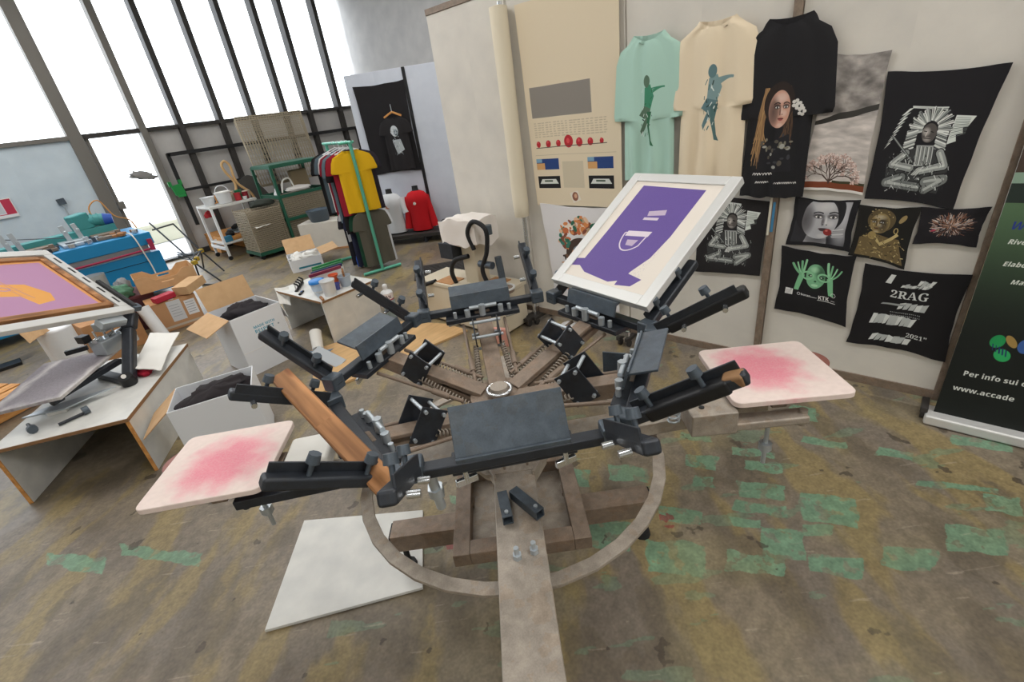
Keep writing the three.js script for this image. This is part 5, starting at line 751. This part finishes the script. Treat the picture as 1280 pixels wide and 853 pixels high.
{
  const t = carton('white_carton', 'tall white carton with teal lettering holding black cloth', [1.115, 0, -4.14], 0.06, 0.4, 0.5, 0.42, M.whiteCard, [['left', 1.9, 0.2], ['back', 0.35, 0.2], ['right', 2.9, 0.16, M.whiteCard]]);
  const tx = canvasTex(512, 320, (x, w, h) => { x.fillStyle = '#e6e9ee'; x.fillRect(0, 0, w, h); x.fillStyle = '#3f9bb8'; x.font = 'bold 62px sans-serif'; x.fillText('MADE WITH', 60, 110); x.font = 'bold 78px sans-serif'; x.fillText('RESPECT', 60, 190); x.fillStyle = '#9aa4ae'; x.beginPath(); x.arc(450, 170, 14, 0, 7); x.fill(); for (let i = 0; i < 14; i++) x.fillRect(120 + i * 18, 240, 12, 10); });
  obj('print', new THREE.PlaneGeometry(0.26, 0.16).translate(0.04, 0.34, 0.2145), std(0xffffff, 0.8, 0, { map: tx }), t);
  obj('crease', bx(0.398, 0.003, 0.002, 0, 0.2, 0.2135, 0, 0, 0, 0), M.paper, t);
  tag(obj('black_garment', move(heap(0.34, 0.18, 0.36, 51, 16, 0.3), 1.12, 0.4, -4.15), cloth(0x201c22)), 'black cloth heaped in the tall white carton', 'cloth');
  carton('white_carton', 'white carton with one brown flap beside the printing bench', [0.5, 0, -3.1], -0.4, 0.44, 0.4, 0.32, M.whiteCard, [['left', 2.2, 0.2]]);
  tag(obj('black_garment', move(heap(0.38, 0.12, 0.27, 53, 16, 0.3), 0.51, 0.32, -3.12), cloth(0x231d20)), 'black cloth heaped in the carton beside the bench', 'cloth');
  const c = carton('low_carton', 'low white tray carton with torn paper before the clothes rail', [2.82, 0, -6.72], -0.35, 0.42, 0.17, 0.5, M.whiteCard, [['right', 1.4, 0.26], ['back', 0.8, 0.26]]);
  obj('blue_band', bx(0.3, 0.025, 0.002, 0.03, 0.05, 0.2545, 0, 0, 0, 0), std(0x2f7f94, 0.8), c);
  tag(obj('packing_paper', move(heap(0.38, 0.14, 0.4, 55, 14, 0.7), 2.82, 0.1, -6.72), M.paper), 'crumpled white packing paper in the low tray carton', 'paper');
}
{ // small table with ink tubs and squeegees
  const t = thing('low_table', 'low white table with inks and squeegees beside the lettered carton', 'table', [1.87, 0, -4.22], 0.06), w = 0.55, d = 0.78, h = 0.41;
  obj('top', bx(w + 0.02, 0.02, d + 0.02, 0, h - 0.01, 0), M.laminate, t); obj('top_edge', [bx(0.004, 0.018, d, -w / 2 - 0.011, h - 0.01, 0, 0, 0, 0, 0), bx(w, 0.018, 0.004, 0, h - 0.01, d / 2 + 0.011, 0, 0, 0, 0)], M.edgeBrown, t);
  obj('side_panel', bx(w, h - 0.02, 0.018, 0, h / 2 - 0.01, d / 2 - 0.01), M.laminate, t); obj('side_panel', bx(w, h - 0.02, 0.018, 0, h / 2 - 0.01, -d / 2 + 0.01), M.laminate, t); obj('back_panel', bx(0.018, h - 0.03, d - 0.05, w / 2 - 0.06, h / 2 - 0.01, 0), M.laminate, t);
  const Y = h + 0.0005;
  const tub = (name, label, x, z, r, hh, m, f) => { const g = thing(name, label, 'tub', [x, Y, z], 0.5); obj('body', lathe([[0, 0], [r * 0.84, 0], [r, hh], [r + 0.005, hh], [r + 0.005, hh - 0.012], [r - 0.006, hh - 0.012], [r * 0.84 - 0.005, 0.006], [0, 0.006]], 24), m, g); f?.(g); };
  tub('ink_tub', 'white ink tub with a messy blue lid', 1.74, -4.06, 0.062, 0.11, M.whitePlastic, (g) => { obj('lid', lathe([[0, 0.125], [0.05, 0.125], [0.07, 0.118], [0.072, 0.095], [0.066, 0.094]], 24), std(0x1f7fd0, 0.4), g); obj('label', move(new THREE.CylinderGeometry(0.0625, 0.058, 0.055, 24, 1, true), 0, 0.055, 0), std(0xc4d2e2, 0.6), g); });
  tub('ink_tub', 'plain open white tub in front of the blue lidded tub', 1.75, -3.88, 0.062, 0.14, M.whitePlastic);
  tub('ink_tub', 'stained clear tub with brushes at the table corner', 1.96, -3.97, 0.055, 0.1, std(0xaab4c0, 0.4), (g) => obj('brush', [rod([0, 0.02, 0], [0.05, 0.15, -0.03], 0.008), rod([0, 0.02, 0], [-0.03, 0.15, 0.02], 0.007)], M.wood, g));
  tub('ink_cup', 'bright orange cup behind the white tub', 1.9, -4.05, 0.04, 0.12, std(0xe0663a, 0.5)); tub('ink_cup', 'small violet cup under the orange one', 1.86, -3.96, 0.03, 0.06, std(0x4a4f94, 0.5));
  [['green squeegee standing last in the row on the low table', 0x1c7a3c, 2.06, -4.36], ['green squeegee second in the row on the low table', 0x22703f, 2.02, -4.27], ['navy squeegee in the row on the low table', 0x1e2a58, 1.97, -4.2], ['maroon squeegee nearest the tubs on the low table', 0x7c2440, 1.92, -4.14]].forEach(([label, c, x, z], i) => { const g = thing('squeegee', label, 'squeegee', [x - 0.02, Y, z - 0.04], 0.05 - i * 0.02, 'squeegees on the low table'); obj('handle', bx(0.32, 0.03, 0.026, 0, 0.13, 0, 0, 0, -0.03, 0.008), std(c, 0.5), g); obj('holder', bx(0.31, 0.1, 0.014, 0, 0.07, 0), M.alu, g); obj('blade', bx(0.3, 0.03, 0.008, 0, 0.016, 0), std(0xb8b0a0, 0.5), g); });
  const h2 = thing('squeegee_rack', 'small dark rack of curved hooks holding steel blades', 'rack', [1.72, Y, -4.42], 0.9); obj('bar', bx(0.26, 0.012, 0.03, 0, 0.008, 0), M.black, h2); for (let i = 0; i < 4; i++) { obj('hook', tube([[-0.1 + i * 0.065, 0.01, 0.01], [-0.1 + i * 0.065, 0.05, 0.02], [-0.1 + i * 0.065, 0.075, -0.01]], 0.008, 10), M.black, h2); obj('blade', bx(0.03, 0.045, 0.006, -0.085 + i * 0.065, 0.035, -0.01), M.paper, h2); }
  const sp = thing('palette_knife', 'long steel palette knife lying at the table edge', 'knife', [1.66, Y + 0.002, -3.9], 1.3); obj('blade', bx(0.18, 0.003, 0.03, 0.08, 0.006, 0), M.zinc, sp); obj('handle', bx(0.1, 0.018, 0.022, -0.06, 0.012, 0), M.wood, sp);
  const s2 = thing('utility_cutter', 'small black cutter lying by the blue lidded tub', 'cutter', [1.64, Y, -4.22], 0.8); obj('body', bx(0.1, 0.014, 0.022, 0, 0.008, 0), M.black, s2); obj('slider', bx(0.02, 0.006, 0.012, 0.01, 0.018, 0), std(0x2f5fa8, 0.5), s2);
  tag(obj('masking_paper', sheet([1.57, 0.43, -4.62], [1.66, 0.43, -4.5], [1.585, 0.28, -4.4], [1.53, 0.3, -4.52], { wave: 0.01 }), M.paper), 'white paper scrap curling over the table corner', 'paper');
}
{ // plywood sheet with scraps
  const g = extrude(shapeOf([[1.05, 3.12], [1.42, 3.86], [2.2, 3.6], [2.36, 3.14], [2.36, 2.86], [1.7, 2.98]]), 0.016, 0.001).rotateX(-Math.PI / 2).translate(0, 0.001, 0); tag(obj('plywood_sheet', boxUV(g), M.ply), 'large pale plywood sheet lying on the floor behind the press', 'plywood');
  tag(obj('paper_roll', rod([1.42, 0.06, -3.72], [1.5, 0.16, -3.86], 0.045, 0.05, 20), M.paper), 'short white paper roll leaning on the plywood sheet', 'paper roll');
  tag(obj('grey_sheet', bx(0.11, 0.004, 0.26, 1.38, 0.075, -3.47, 0.5, 0.35, 0), std(0xb6bcc2, 0.7)), 'pale grey plastic strip propped on the plywood sheet', 'plastic strip');
  tag(obj('blue_glove', move(heap(0.2, 0.1, 0.16, 61, 12, 0.6), 1.36, 0.018, -3.64), cloth(0x7d8fa4)), 'crumpled pale blue glove on the plywood sheet', 'glove');
  const w = thing('white_board', 'white board lying on the floor under the carousel', 'board', [0, 0, 0], 0); obj('face', extrude(shapeOf([[0.427, 2.025], [0.814, 1.573], [0.55, 1.25], [0.06, 1.62]]), 0.012, 0.001).rotateX(-Math.PI / 2).translate(0, 0.002, 0), M.laminate, w);
  tag(obj('grey_rag', move(heap(0.16, 0.05, 0.12, 63), 0.92, 0.02, -1.94), cloth(0x8c8880)), 'small grey rag on the floor behind the carousel foot', 'rag');
}
// printing bench with a one-colour press
{
  const ang = 0.567, B = V(-0.1, 0, -3.97), ca = Math.cos(-ang), sa = Math.sin(-ang);        // local x runs along the front edge
  const TH = -0.567, at = (x, y, z) => [B.x + x * Math.cos(TH) + z * Math.sin(TH), y, B.z - x * Math.sin(TH) + z * Math.cos(TH)];
  const t = thing('low_bench', 'low white bench with brown edges under the one colour press', 'table', [B.x, 0, B.z], TH), w = 0.68, d = 1.06, h = 0.39;
  // front right corner of the bench is at local (0.54, d/2)
  const cx = 0.205, cz = 0.0;
  obj('top', bx(w, 0.022, d, cx, h - 0.011, cz), M.laminate, t); obj('top_edge', [bx(w, 0.02, 0.004, cx, h - 0.011, cz + d / 2 + 0.002, 0, 0, 0, 0), bx(0.004, 0.02, d, cx + w / 2 + 0.002, h - 0.011, cz, 0, 0, 0, 0)], M.edgeBrown, t);
  for (const s of [-1, 1]) { obj('side_panel', bx(0.02, h - 0.022, d - 0.02, cx + s * (w / 2 - 0.01), (h - 0.022) / 2, cz), M.laminate, t); obj('panel_edge', bx(0.02, h - 0.022, 0.004, cx + s * (w / 2 - 0.01), (h - 0.022) / 2, cz + d / 2 - 0.007, 0, 0, 0, 0), M.pine, t); }
  obj('back_panel', bx(w - 0.06, h - 0.04, 0.02, cx, h / 2, cz - d / 2 + 0.1), M.laminate, t);
  const Y = h + 0.0005;
  // press standing on the bench
  const p = thing('tabletop_press', 'one colour tabletop screen press with a grey pallet on the bench', 'printing press', [0, 0, 0]);
  obj('stand', [bar([0.2, 0.41, -3.74], [0.36, 0.66, -4.02], 0.07, 0.07, 0, 0.03), bar([0.36, 0.66, -4.02], [0.42, 0.74, -4.1], 0.08, 0.06, 0, 0.02), bar([0.2, 0.415, -3.74], [0.1, 0.415, -4.1], 0.06, 0.04)], M.dark, p);
  obj('foot_cap', [rod([0.2, 0.4, -3.74], [0.19, 0.46, -3.72], 0.045, 0.04, 18)], M.black, p); obj('badge', move(new THREE.CylinderGeometry(0.014, 0.014, 0.004, 16), 0.184, 0.47, -3.7, 1.1, -0.6, 0), M.paper, p);
  obj('head_block', [bx(0.24, 0.1, 0.12, 0.26, 0.6, -4.08, 0, 0.5, 0, 0.008), bx(0.2, 0.06, 0.1, 0.3, 0.72, -4.12, 0, 0.5, 0, 0.008)], M.zinc, p);
  obj('hinge_bolts', [0, 1, 2, 3].map((i) => rod([0.18 + i * 0.05, 0.58, -4.02 - i * 0.02], [0.18 + i * 0.05, 0.72, -4.03 - i * 0.02], 0.007)).concat([0, 1, 2].map((i) => rod([0.16 + i * 0.07, 0.66, -4.0 - i * 0.02], [0.2 + i * 0.07, 0.66, -4.04 - i * 0.02], 0.018, 0.018, 8))), M.chrome, p);
  for (const q of [[0.05, 0.05, 0.08, 0.12, 0.68, -4.08, 0, 0.4], [0.05, 0.06, 0.06, 0.36, 0.68, -4.1, 0, 0.4], [0.12, 0.03, 0.03, 0.06, 0.62, -4.1, 0, -0.3]]) obj('clamp', bx(...q), M.black, p);
  obj('support_arm', [bar([0.22, 0.5, -3.95], [-0.14, 0.5, -3.7], 0.05, 0.035), rod([-0.12, 0.49, -3.7], [-0.17, 0.49, -3.67], 0.022, 0.022, 14)], M.dark, p);
  const pallet = [[-0.43, -3.72], [-0.12, -3.55], [0.27, -4.1], [-0.12, -4.33]]; const pg = extrude(shapeOf(pallet.map(([x, z]) => [x, -z])), 0.014, 0.003).rotateX(-Math.PI / 2).translate(0, 0.53, 0), pp = pg.attributes.position, pu = pg.attributes.uv; for (let i = 0; i < pp.count; i++) { const x = pp.getX(i) + 0.43, z = pp.getZ(i) + 3.72, D = 0.31 * -0.55 - 0.17 * 0.39; pu.setXY(i, (x * -0.55 - z * 0.39) / D, (0.31 * z - 0.17 * x) / D); }
  obj('pallet', pg, std(0xffffff, 0.8, 0, { map: dataTex(256, (u, v) => { const k = step(0.62, 0.4, Math.max(Math.abs(u - 0.5) * 1.15, Math.abs(v - 0.5)) + 0.16 * fbm(u * 5, v * 5, 4, 8)), n = 22 * fbm(u * 40, v * 40, 3, 2); return mix([206 + n, 202 + n, 200 + n], [138 + n, 132 + n, 138 + n], k); }) }), p);
  // raised screen
  const A = V(0.44, 0.76, -4.05), e1 = V(-0.215, 0.41, -0.6).normalize(), e2r = V(-0.81, 0.256, 0.4), e2 = e2r.clone().addScaledVector(e1, -e2r.dot(e1)).normalize(), n = e1.clone().cross(e2).normalize();
  if (n.y < 0) n.negate();
  const s = thing('printing_screen', 'wooden framed screen with violet and orange mesh raised over the bench', 'printing screen');
  s.matrixAutoUpdate = true; const m4 = new THREE.Matrix4().makeBasis(e2, n, e2.clone().cross(n)); s.position.copy(A); s.quaternion.setFromRotationMatrix(m4);
  const dz = e2.clone().cross(n).dot(e1) > 0 ? 1 : -1, U = 0.85, W = 0.74;                      // local x along e2, local z along +/- e1
  const F = (x0, x1, z0, z1, y, hh) => bx(x1 - x0, hh, z1 - z0, (x0 + x1) / 2, y, dz * (z0 + z1) / 2, 0, 0, 0, 0.005);
  const holder = part('holder', s); obj('holder_bar', [F(0, U, 0, 0.06, 0, 0.035)], M.alu, holder); obj('holder_bar', [F(0, 0.06, 0.06, W, 0, 0.035)], M.alu, holder); obj('holder_bar', [F(0, U, W, W + 0.06, 0, 0.035)], M.alu, holder); obj('holder_bar', F(U - 0.06, U, 0.06, W, 0, 0.035), M.alu, holder);
  for (let i = 0; i < 5; i++) obj('slot', F(0.022, 0.036, 0.1 + i * 0.13, 0.17 + i * 0.13, 0.0165, 0.004), M.black, holder);
  const fr = part('wooden_frame', s); obj('frame_side', F(0.075, U - 0.075, 0.085, 0.125, 0.005, 0.03), M.wood, fr); obj('frame_side', F(0.075, 0.115, 0.125, W - 0.02, 0.005, 0.03), M.wood, fr); obj('frame_side', F(0.075, U - 0.075, W - 0.06, W - 0.02, 0.005, 0.03), M.wood, fr); obj('frame_side', F(U - 0.115, U - 0.075, 0.125, W - 0.06, 0.005, 0.03), M.wood, fr);
  const tx = canvasTex(512, 512, (x, w2, h2) => { x.fillStyle = '#e0a060'; x.fillRect(0, 0, w2, h2); x.fillStyle = '#b687ac'; x.fillRect(20, 20, w2 - 40, h2 - 40); paint('#e5a24a', [[w2 * 0.34, h2 * 0.2], [w2 * 0.5, h2 * 0.16], [w2 * 0.55, h2 * 0.34], [w2 * 0.8, h2 * 0.4], [w2 * 0.82, h2 * 0.75], [w2 * 0.66, h2 * 0.8], [w2 * 0.6, h2 * 0.6], [w2 * 0.4, h2 * 0.55], [w2 * 0.3, h2 * 0.34]], x); x.strokeStyle = '#b687ac'; x.lineWidth = 8; x.beginPath(); x.ellipse(w2 * 0.6, h2 * 0.5, 26, 16, 0.4, 0, 7); x.stroke(); lines(x, 8, () => [[w2 * rr(0.4, 0.7), h2 * rr(0.25, 0.7)], [w2 * rr(0.45, 0.7), h2 * rr(0.3, 0.7)]], 4, ['#c98f7a']); });
  const mg = new THREE.BoxGeometry(U - 0.22, 0.002, W - 0.175).translate(U / 2, 0.006, dz * (W / 2 + 0.03)); obj('mesh', mg, std(0xffffff, 0.6, 0, { map: tx }), s);
  obj('side_clamp', [F(-0.03, 0.0, 0.02, 0.36, 0.02, 0.03)], M.black, s); obj('clamp_knob', [F(-0.05, 0.0, 0.0, 0.05, 0.01, 0.04)], M.slate, s); obj('mount_block', [F(0.08, 0.24, -0.05, 0.02, -0.045, 0.05)], M.zinc, s);
  // things on the bench
  tag(obj('plastic_cover', sheet([0.5, 0.47, -4.42], [0.66, 0.43, -4.3], [0.37, 0.42, -3.66], [0.24, 0.46, -3.8], { wave: 0.008, thick: 0.006, nx: 8, ny: 20, sag: 0.012, s: 71 }), M.paper), 'long pale plastic cover leaning across the bench edge', 'plastic cover');
  tag(obj('red_cloth', move(heap(0.1, 0.08, 0.2, 73), ...at(0.4, Y, -0.12)), cloth(0xb01f38)), 'red cloth tucked beside the stand of the tabletop press', 'cloth');
  const pl = thing('metal_plate', 'pale pointed plate lying on the front of the bench', 'plate', at(0.1, Y, 0.24), TH + 0.1); obj('plate', extrude(shapeOf([[-0.2, 0], [-0.12, 0.06], [0.24, 0.12], [0.02, -0.03]]), 0.006, 0.001).rotateX(-Math.PI / 2).translate(0, 0.03, 0), M.zinc, pl); obj('spacer', bx(0.1, 0.028, 0.04, -0.04, 0.015, -0.02), M.paper, pl);
  for (const [x, z, r, l] of [[0.0, 0.38, -0.9, 'black threaded knob lying near the bench front corner'], [0.22, 0.37, 0.7, 'black threaded knob lying beside the pointed plate']]) { const k = thing('clamp_screw', l, 'clamp screw', at(x, Y, z), TH + r); obj('shaft', rod([-0.08, 0.012, 0], [0.05, 0.012, 0], 0.009), M.dark, k); obj('knob', rod([0.04, 0.024, 0], [0.07, 0.024, 0], 0.024, 0.024, 10), M.slate, k); }
}
// stack of boxes and materials behind the bench
{
  const lab = canvasTex(512, 256, (x, w, h) => { x.fillStyle = '#c3946a'; x.fillRect(0, 0, w, h); x.fillStyle = '#d4d6da'; x.fillRect(w * 0.36, 0, w * 0.3, h * 0.75); x.fillStyle = '#e4e5e8'; x.fillRect(w * 0.72, h * 0.12, w * 0.24, h * 0.55); x.fillStyle = '#9aa0a8'; for (let i = 0; i < 5; i++) { x.fillRect(w * 0.74, h * (0.2 + i * 0.09), w * 0.18, 5); x.fillRect(w * 0.4, h * (0.16 + i * 0.1), w * 0.2, 4); } x.fillStyle = '#c8b9a8'; x.fillRect(0, h * 0.86, w, h * 0.08); });
  const t = thing('labelled_box', 'brown box with white shipping labels and tape in the stack', 'box', [0.99, 0, -6.1], -0.1); obj('carton', bx(0.44, 0.32, 0.36, 0, 0.16, 0), M.cardDark, t); obj('label_face', new THREE.PlaneGeometry(0.43, 0.3).translate(0, 0.16, 0.1815), std(0xffffff, 0.8, 0, { map: lab }), t); obj('tape', bx(0.05, 0.002, 0.35, 0, 0.3215, 0, 0, 0, 0, 0), M.paper, t);
  const r = thing('plastic_roll', 'white plastic film roll leaning between the two brown boxes', 'roll', [0.74, 0, -5.82]); obj('film', rod([0.01, 0.02, 0.02], [-0.03, 0.34, -0.08], 0.06, 0.06, 24), M.whitePlastic, r); obj('core', rod([-0.03, 0.34, -0.08], [-0.0305, 0.343, -0.081], 0.025, 0.025, 16), M.card, r);
  tag(obj('brown_box', bx(0.3, 0.33, 0.32, 0.5, 0.165, -6.0, 0, -0.1), M.cardDark), 'plain brown box standing beside the white film roll', 'box');
  const cr = thing('dark_crate', 'dark red crate under the cardboard tray', 'crate', [0.66, 0, -6.55]); obj('body', bx(0.5, 0.36, 0.48, 0, 0.18, 0), std(0x4a2228, 0.7), cr); obj('rim', [bx(0.52, 0.03, 0.5, 0, 0.37, 0)], std(0x5a2a30, 0.7), cr);
  const tr = thing('cardboard_tray', 'cut cardboard produce tray with hand holes on top of the stack', 'tray', [1.1, 0.386, -6.42], -0.12); const cut = (w, pts) => { const s = shapeOf(pts), hl = new THREE.Path(); hl.moveTo(-0.06, 0.07); hl.lineTo(0.06, 0.07); hl.lineTo(0.06, 0.09); hl.lineTo(-0.06, 0.09); hl.closePath(); s.holes.push(hl); return extrude(s, 0.006, 0); };
  const side = [[-0.28, 0], [0.28, 0], [0.28, 0.17], [0.17, 0.17], [0.1, 0.11], [-0.1, 0.11], [-0.17, 0.17], [-0.28, 0.17]]; obj('wall', boxUV(cut(0, side).translate(0, 0, 0.19)), M.card, tr); obj('wall', boxUV(cut(0, side).translate(0, 0, -0.19)), M.card, tr); for (const s of [-1, 1]) obj('wall', bx(0.006, 0.17, 0.38, s * 0.28, 0.085, 0), M.card, tr); obj('bottom', bx(0.56, 0.006, 0.38, 0, 0.004, 0), M.card, tr);
  tag(obj('flat_box', bx(0.28, 0.09, 0.18, 1.2, 0.395, -5.99, 0, 0.6, 0.12), M.card), 'small flat carton tilted on the labelled box', 'box'); tag(obj('red_packet', bx(0.2, 0.06, 0.12, 0.93, 0.356, -5.98, 0, 0.15, 0.05, 0.01), std(0xb01c36, 0.6)), 'red packet lying on the labelled box', 'packet');
  tag(obj('green_bag', move(heap(0.28, 0.18, 0.2, 81, 14, 0.3), 0.64, 0.392, -6.4), std(0x4f7d62, 0.7)), 'crumpled green bag on the dark red crate', 'bag');
  tag(obj('metal_bucket', lathe([[0, 0], [0.09, 0], [0.1, 0.26], [0.104, 0.26], [0.094, 0.006], [0, 0.006]], 22).translate(0.54, 0.386, -6.66), M.zinc), 'grey metal bucket behind the green bag', 'bucket'); tag(obj('support_box', bx(0.3, 0.4, 0.3, 0.22, 0.2, -6.55), M.cardDark), 'brown box under the kraft sacks and bucket', 'box');
  tag(obj('grey_bag', move(heap(0.16, 0.2, 0.14, 83, 12, 0.4), 0.74, 0.39, -6.68), std(0x8f9294, 0.6)), 'grey plastic bag next to the metal bucket', 'bag');
  tag(obj('kraft_sack', bx(0.26, 0.26, 0.14, 0.2, 0.55, -6.52, 0.08, 0.15, 0.1, 0.03), M.card), 'brown kraft sack standing behind the raised bench screen', 'sack'); tag(obj('kraft_sack', bx(0.2, 0.3, 0.12, 0.4, 0.42, -6.22, 0.05, -0.2, 0.1, 0.03), M.card), 'folded kraft sack in front of the grey metal bucket', 'sack');
  const wr = thing('white_drum', 'white plastic drum with a torn cardboard flap behind the bench', 'drum', [0.02, 0, -5.5]); obj('body', lathe([[0, 0], [0.12, 0], [0.125, 0.02], [0.125, 0.48], [0.115, 0.5], [0, 0.5]], 26), M.whitePlastic, wr);
  tag(obj('cardboard_flap', sheet([-0.2, 0.58, -5.55], [-0.02, 0.6, -5.5], [0.0, 0.51, -5.36], [-0.15, 0.46, -5.36], { wave: 0.01 }), M.card), 'torn cardboard flap resting on the white drum', 'cardboard');
  tag(obj('brown_carton', bx(0.26, 0.42, 0.24, 0.3, 0.21, -5.66, 0, 0.1), M.cardDark), 'brown carton standing right behind the white drum', 'box');
  // stacked wooden slats and a steel foot at the left border
  const wp = thing('wooden_pallet', 'orange wooden pallet low behind the grey pallet of the bench press', 'pallet', [-0.62, 0, -5.35], 0.5); for (let i = 0; i < 4; i++) obj('slat', bx(0.5, 0.025, 0.11, 0, 0.17, -0.21 + i * 0.14), M.pine, wp); for (const z of [-0.2, 0.2]) obj('runner', bx(0.5, 0.15, 0.07, 0, 0.08, z), M.pine, wp);
  const st = thing('steel_stand', 'black steel column foot standing behind the wooden pallet', 'stand', [-0.5, 0, -6.7]); obj('column', bar([-0.1, 0, -0.1], [-0.25, 0.9, -0.1], 0.1, 0.1), M.black, st); obj('foot_plate', bx(0.4, 0.03, 0.18, -0.02, 0.016, 0), M.black, st);
  // folding stand by the doorway
  const f = thing('folding_stand', 'black tube folding stand with yellow joints by the doorway', 'stand', [0, 0, 0]); const Q = [1.64, 0.36, -7.35], Q2 = [1.95, 0.36, -8.1];
  for (const [a, b] of [[Q, [1.83, 0.012, -7.1]], [Q, [1.66, 0.012, -7.55]], [[1.83, 0.012, -7.1], [1.66, 0.012, -7.55]], [Q2, [2.1, 0.012, -7.95]], [Q2, [1.98, 0.012, -8.5]], [Q, Q2], [Q, [1.52, 0.88, -8.2]], [Q2, [1.86, 0.76, -8.55]], [[1.52, 0.78, -8.2], [1.86, 0.76, -8.55]]]) obj('tube', rod(a, b, 0.011), M.dark, f);
  for (const q of [Q, Q2, [1.73, 0.36, -7.57]]) obj('joint', bx(0.07, 0.06, 0.06, ...q, 0, 0.3, 0, 0.015), std(0xb89b2a, 0.6), f);
  tag(obj('wire_tangle', [0, 1, 2, 3].map((i) => tube([[1.4 + i * 0.05, 0.5, -7.2], [1.5, 0.46 + i * 0.03, -7.35], [1.62, 0.42 + i * 0.02, -7.3], [1.7 + i * 0.04, 0.47, -7.45]], 0.006, 16)), M.slate), 'tangle of thin grey wires hung over the folding stand', 'wires');
}

shade(scene);
renderer.render(scene, camera);
